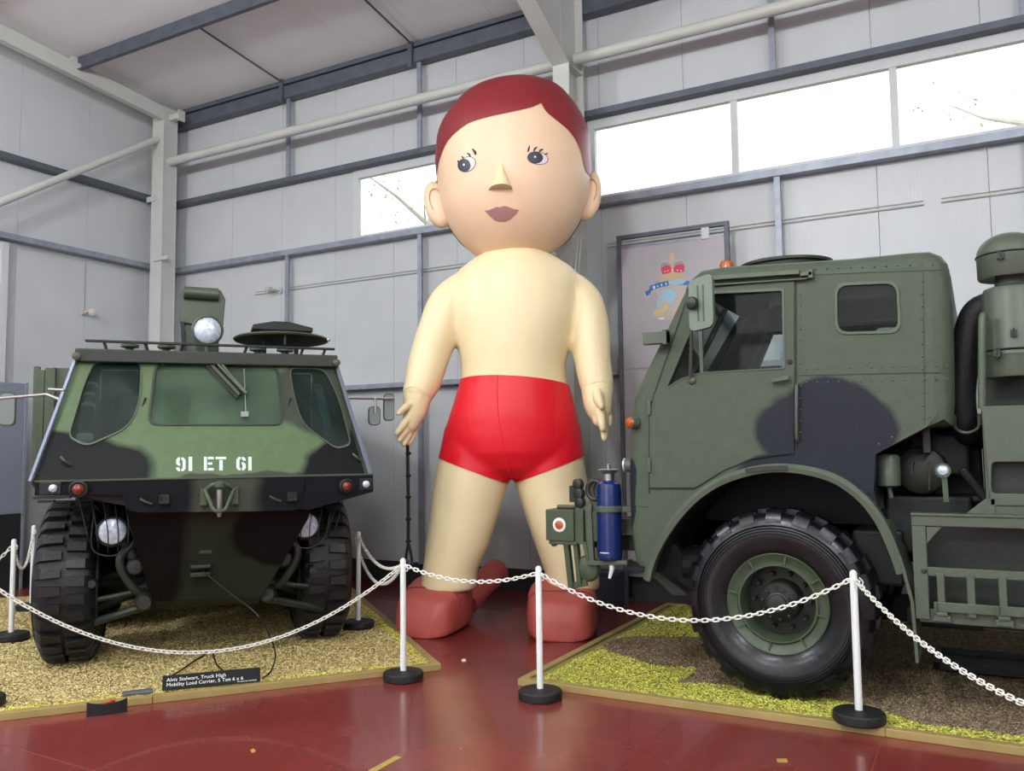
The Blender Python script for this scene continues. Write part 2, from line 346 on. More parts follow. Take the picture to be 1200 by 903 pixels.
# purlins
def onceil(px, py):
    d = ray(px, py); return C0+d*((6.93+.08*YW-.08*C0.y-C0.z)/(d.z+.08*d.y))
yp = onceil(200, 26).y
for i in range(4):
    y = yp-1.75*i; z = zc(y)
    tag(MB().box(-10.7, XR, y-.004, y+.004, z-.22, z-.012).box(-10.7, XR, y, y+.07, z-.03, z-.022).box(-10.7, XR, y-.06, y, z-.222, z-.214).build('roof_purlin', M['galv_dark']), kind='structure')
    steel(MB().box(-10.62, -10.54, y-.075, y-.006, zr(y), zr(y)+.11))
# sag rods from purlin to eave and the little hangers
for a, b in (((246, 36), (348, 104)), ((433, 0), (500, 64))):
    p, q = onceil(*a), onceil(*b); p.z -= .05; q.z -= .05; p = p+(p-q)*.12
    steel(MB().tube([p, q], .013, 8), 'galv_dark')
    steel(MB().box(q.x-.03, q.x+.03, 8.66, 8.7, 6.6, 6.93), 'galv_dark')
# long tube bracing between the columns, diagonal brace on the gable
tz = CH+(ony(205, 189, 8.5).z-CH)
steel(MB().tube([(-10.5, 8.46, tz-.01), (-4.0, 8.5, tz+.0)], .065, 16), smooth=True)
steel(MB().tube([(-3.8, 8.5, tz), (XR, 8.5, tz)], .065, 16), smooth=True)
p, q = onx(193, 160, -10.6), onx(-60, 261, -10.6)
steel(MB().tube([p, q], .05, 14).box(p.x-.02, p.x+.02, p.y-.02, p.y+.14, p.z-.09, p.z+.11), smooth=True)
steel(MB().box(-10.62, -10.3, 8.30, 8.325, 4.50, 4.56)); steel(MB().box(-10.8, -10.62, 8.31, 8.325, 5.42, 5.50))
# portal column, knee and rafter at x = -3.9
fa, fb = ony(648, 110, 8.27).x, ony(667, 110, 8.27).x
xm = (fa+fb)/2; kz = onx(655, 72, xm).z
kz = ony(655, 74, 8.27).z
col = MB().box(fa, fb, 8.27, 8.29, 0, kz+.02).box(fa, fb, 8.66, 8.68, 0, 6.91).box(xm-.006, xm+.006, 8.29, 8.66, 0, 6.91)
col.box(xm+.006, fb, 8.29, 8.66, kz-.02, kz-.005).box(fa, xm-.006, 8.29, 8.66, kz-.02, kz-.005)
tag(col.build('steel_column', M['steel_white'], bevel=.002), kind='structure')
p2 = onx(606, 0, fa); slope = (p2.z-kz)/(8.27-p2.y)
def zb(y): return min(kz+slope*(8.27-y), zr(y)-.38)
pts = [(8.27, kz)]; y = 8.27
while y > -.6: pts.append((y, zb(y))); y -= .2
web = [(a, b) for a, b in pts]+[(pts[-1][0], zr(pts[-1][0])), (8.28, zr(8.28))]
mbw = MB().plate(web, [], lambda a, b, d: (xm-.006+d, a, b), .012)
for i in range(len(pts)-1):
    (ya, za), (yb_, zb_) = pts[i], pts[i+1]
    mbw.add([(fa, ya, za), (fb, ya, za), (fb, yb_, zb_), (fa, yb_, zb_), (fa, ya, za-.018), (fb, ya, za-.018), (fb, yb_, zb_-.018), (fa, yb_, zb_-.018)],
            [(0, 1, 2, 3), (4, 5, 6, 7), (0, 1, 5, 4), (2, 3, 7, 6), (1, 2, 6, 5), (0, 3, 7, 4)])
for (ya, yb_) in ((8.28, -.6),):
    mbw.add([(fa, ya, zr(ya)), (fb, ya, zr(ya)), (fb, yb_, zr(yb_)), (fa, yb_, zr(yb_)), (fa, ya, zr(ya)+.015), (fb, ya, zr(ya)+.015), (fb, yb_, zr(yb_)+.015), (fa, yb_, zr(yb_)+.015)],
            [(0, 1, 2, 3), (4, 5, 6, 7), (0, 1, 5, 4), (2, 3, 7, 6), (1, 2, 6, 5), (0, 3, 7, 4)])
tag(mbw.build('steel_rafter', M['steel_white']), kind='structure')
# conduits
def wallz(px, py, Y=YW-.02): p = ony(px, py, Y); return p
zcd = 3.94
for a, b in ((-9.1, -8.72), (-8.5, -4.15), (-3.6, -.35), (-.2, XR)):
    tag(MB().tube([(a, YW-.012, zcd), (b, YW-.012, zcd)], .011, 8).tube([(a, YW-.012, zcd+.035), (b, YW-.012, zcd+.035)], .006, 6).build('wall_conduit', M['conduit']), kind='structure')
p = ony(326, 339, YW-.06)
s = empty('security_sensor', (p.x, YW-.01, p.z-.05), label='small white sensor on bracket on back wall above the six-wheeled truck', cat='sensor')
MB().box(-.03, .03, -.02, 0, 0, .08).tube([(0, -.02, .04), (-.08, -.08, .06)], .012, 8).build('bracket', M['conduit'], s)
MB().lathe((-.10, -.12, .05), (-.3, -.9, -.2), [(.02, -.05), (.045, -.03), (.045, .04), (.03, .05)], 14).build('sensor_head', M['conduit'], s, smooth=True)
p = onx(100, 365, XL+.06)
s = empty('security_sensor', (XL+.01, p.y, p.z-.04), label='small white sensor high on the left wall', cat='sensor')
MB().box(0, .03, -.03, .03, 0, .08).tube([(.03, 0, .04), (.08, .05, .05)], .012, 8).tube([(.005, 0, .08), (.005, 0, .7)], .006, 6).build('bracket', M['conduit'], s)
MB().lathe((.1, .07, .04), (.8, -.5, -.2), [(.02, -.05), (.05, -.03), (.05, .04), (.03, .05)], 14).build('sensor_head', M['conduit'], s, smooth=True)
# bright door jamb at the far left of the gable wall
p = onx(4, 300, XL+.06)
tag(MB().box(XL+.002, XL+.1, p.y-.05, p.y+.05, 0, 4.39).build('door_1', M['frame'], bevel=.004), kind='structure')

# windows
def window(n, xs, z0=4.50, z1=5.47):
    fr = MB(); Y0, Y1 = YW-.02, YW+.06
    fr.box(xs[0], xs[-1], Y0, Y1, z0, z0+.05).box(xs[0], xs[-1], Y0, Y1, z1-.13, z1).box(xs[0], xs[0]+.09, Y0, Y1, z0+.05, z1-.13).box(xs[-1]-.09, xs[-1], Y0, Y1, z0+.05, z1-.13)
    f = tag(fr.build('window_%d' % n, M['frame'], bevel=.004), kind='structure')
    for xx in xs[1:-1]: MB().box(xx-.035, xx+.035, Y0+.01, Y1-.01, z0+.05, z1-.13).build('mullion', M['frame'], f)
    for a, b in zip(xs[:-1], xs[1:]): MB().box(a+.03, b-.03, YW+.025, YW+.031, z0+.04, z1-.11).build('pane', M['pale_glass'], f)
    return f
window(1, [-7.29, -5.66, -4.03]); window(2, [-3.82, -2.125, -.565, 1.0, 2.56, 4.12, 5.68, XR-.02])
steel(MB().box(-4.03, -3.82, YW-.0, YW+.08, WIN_B, WIN_T), 'frame')
# trees outside
leafm = mat('leaves_paled_by_glare', (190, 200, 165), .6, var=.25, vs=5); barkm = mat('bark_paled_by_glare', (186, 178, 166), .8, var=.15)  # leaf and bark colours lightened to paint in the window glare
def tree(x, y, h, lab, seed):
    r = random.Random(seed); t = empty('garden_tree', (x, y, -.2), label=lab, cat='tree', group=None)
    tr = MB(); tips = []
    tr.tube(smoothpath([(0, 0, 0), (.05, 0, h*.3), (-.05, .05, h*.55), (.05, 0, h*.8)], 4), [.16-.13*i/12 for i in range(13)], 8)
    for i in range(16):
        z = h*(.35+.42*i/16); a = r.uniform(0, 6.28); L = r.uniform(1.0, 2.2)*(1-.3*i/16)
        m1 = Vector((cos(a)*L*.5, sin(a)*L*.5, z+L*.25)); e1 = Vector((cos(a)*L, sin(a)*L, z+L*r.uniform(.3, .6)))
        tr.tube([(0, 0, z), m1, e1], [.05, .03, .012], 6); tips += [m1, e1, (m1+e1)/2]
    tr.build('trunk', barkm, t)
    lf = MB()
    for c in tips:
        for k in range(26):
            p = c+Vector((r.gauss(0, .28), r.gauss(0, .28), r.gauss(0, .25))); u_ = Vector((r.uniform(-1, 1), r.uniform(-1, 1), r.uniform(-1, 1))).normalized(); q = frame_of(u_)[0]; s_ = r.uniform(.03, .055)
            lf.add([p-u_*s_, p+q*s_*.5, p+u_*s_, p-q*s_*.5], [(0, 1, 2, 3)])
    tag(lf.build('foliage', leafm, t), kind='stuff')
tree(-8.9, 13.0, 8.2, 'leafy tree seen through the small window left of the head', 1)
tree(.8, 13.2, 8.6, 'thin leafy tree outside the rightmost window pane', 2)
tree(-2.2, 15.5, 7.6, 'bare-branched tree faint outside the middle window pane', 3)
tag(MB().box(-30, 30, YW+.12, 40, -.3, -.2).build('ground', mat('grass_outside', (120, 135, 90), .9, var=.2)), kind='structure')

# ============================================================ GRAVEL BEDS
gm = bpy.data.materials.new('gravel_stone'); gm.use_nodes = True
at_ = gm.node_tree.nodes.new('ShaderNodeAttribute'); at_.attribute_name = 'stone'
gm.node_tree.links.new(at_.outputs['Color'], gm.node_tree.nodes['Principled BSDF'].inputs['Base Color']); gm.node_tree.nodes['Principled BSDF'].inputs['Roughness'].default_value = .55
def inside(p, poly):
    c = False; n = len(poly)
    for i in range(n):
        a, b = poly[i], poly[i-1]
        if (a[1] > p[1]) != (b[1] > p[1]) and p[0] < (b[0]-a[0])*(p[1]-a[1])/(b[1]-a[1])+a[0]: c = not c
    return c
def gravel(poly, root, colfn, dens, near, seed):
    r = random.Random(seed); xs = [p[0] for p in poly]; ys = [p[1] for p in poly]
    V = []; Fc = []; Cc = []
    area = (max(xs)-min(xs))*(max(ys)-min(ys))
    for i in range(int(area*dens)):
        x = r.uniform(min(xs), max(xs)); y = r.uniform(min(ys), max(ys)); d = sqrt(x*x+y*y)
        if r.random() > min(1, (near/d)**2.2) or not inside((x, y), poly): continue
        px, py = proj((x, y, .05))
        if px < -60 or px > 1700: continue
        s = r.uniform(.006, .012)*(1+max(0, d-6)*.12); a = r.uniform(0, 6.28); z = .038+r.uniform(0, .008)
        sx, sy, sz = s*r.uniform(.8, 1.3), s*r.uniform(.7, 1), s*r.uniform(.5, .8); k = len(V)
        for (u, v, w_) in ((1, 0, 0), (0, 1, 0), (-1, 0, 0), (0, -1, 0), (.1, .1, 1)):
            V.append((x+cos(a)*u*sx-sin(a)*v*sy, y+sin(a)*u*sx+cos(a)*v*sy, z+w_*sz))
        Fc += [(k, k+1, k+4), (k+1, k+2, k+4), (k+2, k+3, k+4), (k+3, k, k+4)]
        c = colfn(x, y, r); Cc += [c]*4
    me = bpy.data.meshes.new('gravel'); me.from_pydata(V, [], Fc); at = me.attributes.new('stone', 'FLOAT_COLOR', 'FACE')
    at.data.foreach_set('color', [q for c in Cc for q in c]); me.materials.append(gm)
    o = bpy.data.objects.new('gravel', me); COL.objects.link(o); o.parent = root; o['kind'] = 'stuff'; return o
A = onz(517, 785, .0); A.z = 0
eF = (onz(0, 845)-A); eF.z = 0; eF.normalize()
eS = Vector((-.757, .653, 0))
PL = [A, A+eF*4.0, A+eF*4.0+eS*5.0, A+eS*4.75]
def shade(c, r, v=.22):
    k = 1+r.uniform(-v, v); return tuple(min(1, q*k) for q in lin(c)[:3])+(1,)
def colL(x, y, r):
    n = noise.noise(Vector((x*1.2, y*1.2, 1)))
    c = random.Random(int(r.random()*1e6)).choice([(198, 178, 116), (178, 158, 98), (214, 198, 142), (152, 134, 88)])
    d = min((Vector((x, y, 0))-A).cross(eF).length, (Vector((x, y, 0))-A).cross(eS).length)
    if d < .16 and r.random() < .6: c = (206, 196, 80)
    return shade(c, r)
GC = onz(800, 762, .04)
def colR(x, y, r):
    n = noise.noise(Vector((x*1.6+3, y*1.6, 2)))*.25
    brown = ((x-GC.x)/.62)**2+((y-GC.y)/.46)**2 < 1+n*3.2 or (x > -1.95+n*2 and y+n*1.3-(x+1.2)*.05 > 5.78) or (y+n*.9+min(.2, max(0, (x+.9)*.35)) > 5.78 and x > -1)
    c = r.choice([(128, 108, 84), (108, 92, 70), (150, 130, 104), (92, 80, 64)]) if brown else r.choice([(178, 180, 58), (160, 162, 60), (200, 200, 96), (140, 138, 62)])
    return shade(c, r)
bedL = mat('gravel_bed_fines_tan', (160, 142, 92), .9, var=.25, vs=60, bump=.5, bs=90)
bedR = mat('gravel_bed_fines_green', (140, 132, 68), .9, var=.25, vs=60, bump=.5, bs=90)
def bed(name, poly, fines, label, seed, colfn, joints_):
    root = empty('gravel_display_bed', (poly[0].x, poly[0].y, 0), label=label, cat='display bed')
    L = [p-poly[0] for p in poly]; cen = sum(L, Vector())/len(L)
    n = len(L)
    MB().plate([(p.x*.985+cen.x*.015, p.y*.985+cen.y*.015) for p in L], [], lambda a, b, d: (a, b, .034-d), .03).build('gravel_base', fines, root)
    for i in range(n):
        a, b = L[i], L[(i+1) % n]; d = (b-a).normalized(); inn = Vector((-d.y, d.x, 0))
        if inn.dot(cen-a) < 0: inn = -inn
        # mitred board, split into lengths
        pa, pb = L[i-1], L[(i+2) % n]
        def mit(p, d1, d2): return p+(d1+d2).normalized()*(.062/max(.3, abs((d1+d2).normalized().cross(d1).z)))
        ia = mit(a, d, (pa-a).normalized()); ib = mit(b, -d, (pb-b).normalized())
        for t0, t1 in joints_[i]:
            q = [a.lerp(b, t0), a.lerp(b, t1), ia.lerp(ib, t1), ia.lerp(ib, t0)]; g2 = d*.002
            q = [q[0]+g2, q[1]-g2, q[2]-g2, q[3]+g2]
            MB().plate([(p.x, p.y) for p in q], [], lambda a_, b_, dd: (a_, b_, .048-dd), .048).build('kerb_board', M['kerb'], root, bevel=.004)
    gpoly = [((p.x*.97+cen.x*.03)+poly[0].x, (p.y*.97+cen.y*.03)+poly[0].y) for p in L]
    o = gravel(gpoly, root, colfn, 9000, 5.2, seed); o.location = -Vector(poly[0])
    return root
bed('left', PL, bedL, 'wooden-edged bed of tan gravel under the six-wheeled truck', 3, colL, [[(0, .5), (.5, 1)], [(0, 1)], [(0, 1)], [(0, .5), (.5, 1)]])
R0 = onz(604, 805, 0); PR = [Vector((-2.91, 5.33, 0)), Vector((6.2, 5.33, 0)), Vector((6.2, 8.58, 0)), Vector((-2.91, 8.58, 0))]
jx = (onz(1034, 862, .05).x+2.91)/9.11
bed('right', PR, bedR, 'wooden-edged bed of yellow-green gravel and brown dirt under the big-wheeled lorry', 5, colR, [[(0, jx), (jx, 1)], [(0, 1)], [(0, 1)], [(0, .5), (.5, 1)]])

# ============================================================ TYRES
def tyre_mb(R, W, rim, nl, lug, style):
    """axis = x, centred"""
    mb = MB(); h = W/2
    D_ = R-rim; prof = [(rim, -h*.62), (rim+.012, -h*.72), (rim+D_*.16, -h*.87), (rim+D_*.32, -h*.97), (rim+D_*.5, -h*1.02), (rim+D_*.66, -h*1.0), (rim+D_*.8, -h*.93), (R-.03, -h*.84), (R-.015, -h*.74), (R-.010, -h*.4), (R-.006, 0)]
    prof = prof+[(r, -t) for r, t in reversed(prof[:-1])]
    mb.lathe((0, 0, 0), (1, 0, 0), prof, 56, close=False)
    for k in range(nl):
        for sd in (-1, 1):
            a0 = 2*pi*(k+(0.5 if sd > 0 else 0))/nl; da = 2*pi/nl*(.62 if style == 'bar' else .66)/2
            x0, x1 = sd*h*(-.06 if style == 'bar' else .08), sd*h*.95
            rows = []
            sk = .0 if style == 'bar' else .0
            for (xx, rr0, tw) in ((x0, R-.012, 0), (x1*.72, R-.03, sk), (x1*.86, R-.04, sk), (x1, R-.085, sk)):
                rr1 = R+lug if abs(xx) < abs(x1)*.8 else (R+lug*.4-.008 if xx != x1 else R-.055)
                ww = da*(.82 if xx == x0 else (1.0 if xx != x1 else 1.08))
                rows.append([(xx, cos(a0+tw-ww)*(rr0-.01), sin(a0+tw-ww)*(rr0-.01)), (xx, cos(a0+tw-ww*.85)*rr1, sin(a0+tw-ww*.85)*rr1), (xx, cos(a0+tw+ww*.85)*rr1, sin(a0+tw+ww*.85)*rr1), (xx, cos(a0+tw+ww)*(rr0-.01), sin(a0+tw+ww)*(rr0-.01))])
            mb.grid(rows)
    for rr in (.52, .58, .64, .70):                         # moulded rings on the sidewalls
        for sd in (-1, 1):
            r0 = rim+(R-rim)*rr; mb.lathe((0, 0, 0), (1, 0, 0), [(r0-.005, sd*h*.99), (r0, sd*h*1.04), (r0+.005, sd*h*.985)], 56, close=False)
    return mb
def wheel_stalwart(parent, loc, side):
    t = tyre_mb(.595, .42, .27, 30, .030, 'block').build('tyre', M['tyre'], parent, smooth=35, loc=loc)
    s = side
    MB().lathe((0, 0, 0), (s, 0, 0), [(.28, .16), (.29, .18), (.28, .19), (.25, .17), (.23, .08), (.15, .07), (.14, .14), (.05, .16)], 28).lathe((0, 0, 0), (-s, 0, 0), [(.28, .16), (.24, .12), (.2, .05), (.1, .05)], 28).build('rim', M['dolive'], t, smooth=True)
    return t
# ============================================================ SIX-WHEELED AMPHIBIOUS TRUCK (left)
th = radians(49); SO = Vector((-4.934, 4.375, 0)); se = Vector((cos(th), sin(th), 0)); sn = Vector((sin(th), -cos(th), 0))
ST = empty('amphibious_truck', SO, th, label='green and black camouflaged six-wheeled army truck with slanted windscreen, marked 91 ET 61', cat='truck')
def SL(px, py, b=0., sl=0.):      # pixel -> (u, back, z) on the plane back = b + sl*(z-1.47)
    N = sn+Vector((0, 0, sl)); P = onpl(px, py, SO-sn*b+Vector((0, 0, 1.47)), N)-SO
    return Vector((P.dot(se), -P.dot(sn), P.z))
SLP = .5
scam = camo('six_wheeler_camouflage', (90, 108, 77), (8, 10, 11), [(-1.15, 1.5, .78, .30), (1.25, 1.42, .60, .44), (-.75, .95, .42, .7), (.6, .98, .40, .30), (1.2, 2.0, .12, .4)], third=(62, 66, 56), tblobs=[(1.0, 2.1, .55, .34), (.2, 1.38, .55, .12), (0.1, .7, .7, .55)])
scam_s = camo('six_wheeler_side_camouflage', (70, 84, 62), (24, 27, 26), [(1.0, 1.6, .7, .5), (3.2, 2.0, .8, .6)], axes=(1, 2))
tl, tr_, bl, br = [SL(*p, 0, SLP) for p in ((91, 414), (388, 417), (50, 563), (436, 558))]
def fu(a, z, d): return (a, (z-1.47)*SLP+d*.9, z-d*.45)
out = [(-1.14, 1.47), (1.17, 1.47), (.965, 2.41), (-.93, 2.41)]
def wpoly(pts, r): return rounded([(SL(*p, 0, SLP).x, SL(*p, 0, SLP).z) for p in pts], r, 6)
wins = [wpoly([(112, 423), (165, 424), (163, 470), (151, 500), (102, 522), (81, 511), (100, 448)], [.06, .06, .1, .1, .06, .05, .1]),
        wpoly([(184, 424), (324, 428), (331, 497), (175, 497)], [.10, .10, .08, .08]),
        wpoly([(340, 432), (380, 433), (396, 465), (411, 520), (394, 525), (355, 497), (345, 465)], [.05, .08, .1, .06, .05, .1, .1])]
MB().plate(out, wins, fu, .03).build('windscreen_panel', scam, ST, bevel=.003)
for wv_ in wins:
    cx = sum(p[0] for p in wv_)/len(wv_); cz = sum(p[1] for p in wv_)/len(wv_)
    big = [(cx+(p[0]-cx)*1.035, cz+(p[1]-cz)*1.045) for p in wv_]
    MB().plate(big, [wv_], lambda a, z, d: fu(a, z, d-.010), .011).build('window_seal', M['dolive' if wv_ is wins[1] else 'olive'], ST)
    MB().plate(wv_, [], lambda a, z, d: fu(a, z, d+.012), .005).build('window_pane', M['cab_glass' if wv_ is wins[1] else 'side_glass'], ST)
# cab and cargo body shell
cb = MB()
def side(sx, topu, botu, b0, b1, b2):
    vs = [(botu, 0.0, 1.47), (topu, .47, 2.41), (topu, b1, 2.41), (botu, b2, 1.47)]
    vs2 = [(x-sx*.03, y, z) for x, y, z in vs]
    cb.add(vs+vs2, [(0, 1, 2, 3), (4, 5, 6, 7), (0, 1, 5, 4), (1, 2, 6, 5), (2, 3, 7, 6), (3, 0, 4, 7)])
side(-1, -.93, -1.14, 0, 1.75, 1.75); side(1, .965, 1.17, 0, 1.75, 1.75)
cb.box(-.90, .93, 1.72, 1.75, 1.47, 2.40)
cb.build('cab_side', scam_s, ST)
MB().box(-.95, .985, .40, 1.75, 2.405, 2.435).box(-.95, .985, .385, .44, 2.34, 2.44).build('cab_roof', M['dolive'], ST, bevel=.01)
# strips down both front corners, pale to paint in the lit side edges
for a, b in (((-.94, .455, 2.40), (-1.15, -.012, 1.47)), ((.975, .455, 2.40), (1.18, -.012, 1.47))):
    MB().bar(a, b, .022, .02).build('lit_corner_edge', mat('lit_edge_tint', (112, 120, 140), .45, 0), ST)
MB().bar((1.19, .02, 1.47), (1.12, .2, 1.80), .012, .014).build('red_edge', mat('red_edge_paint', (140, 60, 60), .5), ST)
# cab interior
MB().box(-1.0, 1.0, .35, 1.7, 1.40, 1.44).box(-.8, .85, .25, .5, 1.48, 1.72).build('cab_floor', M['interior'], ST)
for u in (-.55, 0.02, .6):
    MB().box(u-.2, u+.2, .75, 1.2, 1.5, 1.65).box(u-.2, u+.2, 1.15, 1.28, 1.6, 2.15).build('seat', M['seat'], ST, bevel=.04)
wl_ = MB().lathe((.02, .62, 1.85), (0, -.8, .5), [(.19, -.012), (.205, 0), (.19, .012), (.175, 0), (.19, -.012)], 28, close=False).bar((-.17, .62, 1.85), (.21, .62, 1.85), .02, .02).tube([(.02, .62, 1.85), (.02, .5, 1.65)], .02)
wl_.build('steering_wheel', M['black_rubber'], ST, smooth=True)
pa, pb = SL(98, 505, .16, SLP), SL(112, 428, .16, SLP)
cbt = MB().tube([pa, pb], .045, 12).build('hose', M['black_rubber'], ST, smooth=True)
for yy in (452, 464, 476):
    c = SL(104 if yy > 460 else 107, yy, .155, SLP); d = (pb-pa).normalized()
    MB().tube([c-d*.012, c+d*.012], .05, 12).build('hose_band', mat('yellow_band', (190, 205, 110), .5), ST, smooth=True)
c = SL(98, 512, .1, SLP); MB().box(c.x-.05, c.x+.06, c.y, c.y+.08, c.z-.04, c.z+.03).build('white_rag', M['white'], ST, bevel=.02)
c0, c1 = SL(372, 450, .2, SLP), SL(385, 500, .2, SLP); MB().bar(c0, c1, .07, .02).build('window_reflection_strip', mat('pale_reflection_tint', (120, 140, 155), .5), ST, bevel=.01)  # pale strip put in for a window reflection in the pane
# cargo sides behind the cab
MB().box(-1.42, -1.36, 1.8, 4.9, 1.46, 2.40).box(-1.36, -.92, 1.8, 1.84, 1.46, 2.42).box(-1.45, -1.40, 1.8, 1.86, 1.46, 2.43).box(-1.30, -1.27, 1.76, 1.8, 1.46, 2.42).build('cargo_side', M['olive'], ST, bevel=.008)
MB().box(1.16, 1.22, 1.8, 4.9, 1.46, 2.36).box(.95, 1.16, 1.8, 1.84, 1.46, 2.34).build('cargo_side', M['olive'], ST, bevel=.008)
MB().box(-1.36, 1.16, 1.84, 4.9, 1.44, 1.48).box(-1.36, 1.16, 4.86, 4.9, 1.48, 2.3).build('cargo_floor', M['olive'], ST)
MB().tube(smoothpath([(-1.40, 1.75, 1.5), (-1.38, 1.7, 1.40), (-1.25, 1.65, 1.36)], 5), .035).build('exhaust_pipe', M['black_metal'], ST, smooth=True)
# bumper beam, with dropped corners
bc = camo('beam_camouflage', (62, 68, 56), (12, 14, 20), [(-.62, 1.38, .52, .4), (.95, 1.35, .62, .4), (-1.2, 1.4, .3, .3)], soft=.15)
bz = [(-1.11, 1.475), (-1.11, 1.375), (-.545, 1.345), (-.53, 1.255), (-.44, 1.235), (.60, 1.21), (.70, 1.225), (1.2, 1.335), (1.2, 1.465)]
bz = [(-1.12, 1.475), (-1.12, 1.375), (-.57, 1.36), (-.55, 1.27), (-.46, 1.245), (.60, 1.22), (.72, 1.215), (1.20, 1.335), (1.20, 1.47)]
MB().plate(bz, [], lambda a, z, d: (a, -.02+d, z), .10).build('nose_beam', bc, ST, bevel=.008)
MB().plate([(-.55, 1.46), (-.55, 1.26), (-.46, 1.235), (.60, 1.21), (.66, 1.24), (.69, 1.455)], [], lambda a, z, d: (a, -.032+d, z), .012).build('trim_board', bc, ST, bevel=.004)
MB().box(-1.12, 1.2, -.03, -.01, 1.465, 1.478).build('beam_edge', M['olive'], ST)
# hull
hull = [[(-.57, .03, 1.27), (.76, .03, 1.22), (1.0, .3, 1.40), (-.85, .3, 1.42)], ]
hm = camo('hull_camouflage', (36, 41, 30), (7, 8, 7), [(-.65, 1.0, .50, .7), (.62, 1.05, .46, .28)], soft=.15)
rows = [[(-.56, .06, 1.28), (.74, .06, 1.23), (.74, 5.1, 1.28), (-.56, 5.1, 1.28)], [(-.54, .10, 1.15), (.72, .10, 1.13), (.72, 5.1, 1.15), (-.54, 5.1, 1.15)], [(-.38, .30, .56), (.40, .30, .53), (.40, 5.0, .55), (-.38, 5.0, .55)], [(-.36, .42, .49), (.38, .42, .47), (.38, 4.9, .48), (-.36, 4.9, .48)]]
MB().grid(rows).build('hull', hm, ST, bevel=.012)
MB().box(-1.05, 1.1, .12, 5.0, 1.38, 1.44).plate([(-.56, 1.28), (-1.05, 1.40), (1.1, 1.40), (.74, 1.24)], [], lambda a, z, d: (a, .11+d, z), .02).build('hull_deck', M['dolive'], ST)
MB().box(-.06, .03, .17, .20, .90, .98).build('hull_step', M['dolive'], ST, bevel=.006).location = (0, 0, 0)
c = SL(235, 667, .2); MB().box(c.x-.07, c.x+.07, .13, .22, c.z-.045, c.z-.015).box(c.x-.07, c.x+.07, .13, .22, c.z+.015, c.z+.04).build('step_bracket', M['dolive'], ST, bevel=.005)
# towing pintle in the middle of the beam
c = SL(257, 581, -.03); u, z = c.x, c.z
pm = MB().box(u-.13, u-.085, -.075, -.03, z-.06, z+.06).box(u+.085, u+.13, -.075, -.03, z-.06, z+.06).tube(smoothpath([(u-.10, -.08, z+.05), (u-.07, -.12, z-.02), (u-.04, -.14, z-.09), (u, -.15, z-.10), (u+.04, -.14, z-.09), (u+.07, -.12, z-.02), (u+.10, -.08, z+.05)], 4), .014, 8)
pm.tube(smoothpath([(u-.09, -.07, z+.05), (u-.04, -.12, z+.085), (u+.04, -.12, z+.085), (u+.09, -.07, z+.05)], 4), .018, 8).lathe((u, -.12, z+.07), (0, 0, 1), [(.04, 0), (.04, .03), (.02, .04)], 12)
p_ = pm.build('tow_pintle', M['olive'], ST, smooth=True)
MB().lathe((u, -.115, z-.10), (0, 0, 1), [(.012, -.045), (.018, -.02), (.024, 0), (.024, .15), (.012, .16)], 12).build('pintle_pin', M['chrome'], p_, smooth=True)
for px, py in ((193, 585), (342, 582)):
    c = SL(px, py, -.03); u, z = c.x, c.z
    MB().box(u-.03, u+.03, -.055, -.03, z-.035, z+.035).box(u-.035, u-.02, -.08, -.05, z-.03, z+.03).box(u+.02, u+.035, -.08, -.05, z-.03, z+.03).box(u-.035, u+.035, -.085, -.06, z-.03, z-.01).build('latch', M['chassis'], ST, bevel=.004)
    MB().tube(smoothpath([(u-.16, -.035, z+.01), (u-.13, -.05, z-.01), (u-.08, -.05, z-.03)], 4), .011).build('hook', M['dolive'], ST, smooth=True)
# indicators and small lamps
for px, py, r0, nm in ((92, 573, .045, 'indicator_lamp'), (406, 569, .04, 'indicator_lamp')):
    c = SL(px, py, -.05)
    q = MB().lathe((c.x, -.02, c.z), (0, -1, 0), [(r0*1.3, 0), (r0*1.35, .05), (r0*1.1, .055), (r0, .04)], 20).build(nm, M['chassis'], ST, smooth=True)
    MB().lathe((c.x, -.055, c.z), (0, -1, 0), [(r0*.85, 0), (r0*.8, .02), (r0*.4, .035), (.004, .038)], 18).build('lens', M['red_lens'], q, smooth=True)
for px, py in ((62, 572), (429, 567)):
    c = SL(px, py, -.04); sg = -1 if px < 200 else 1
    q = MB().box(c.x-.085 if sg < 0 else c.x-.05, c.x+.05, -.035, -.02, c.z-.045, c.z+.045).build('side_lamp', M['chassis'], ST, bevel=.006)
    MB().lathe((c.x, -.03, c.z), (0, -1, 0), [(.028, 0), (.026, .02), (.012, .03), (.002, .032)], 16).build('lens', M['lens'], q, smooth=True)
MB().box(-1.13, -.9, -.03, .05, 1.35, 1.365).box(-1.10, -1.0, -.04, .04, 1.325, 1.34).build('lamp_bracket', M['chassis'], ST)
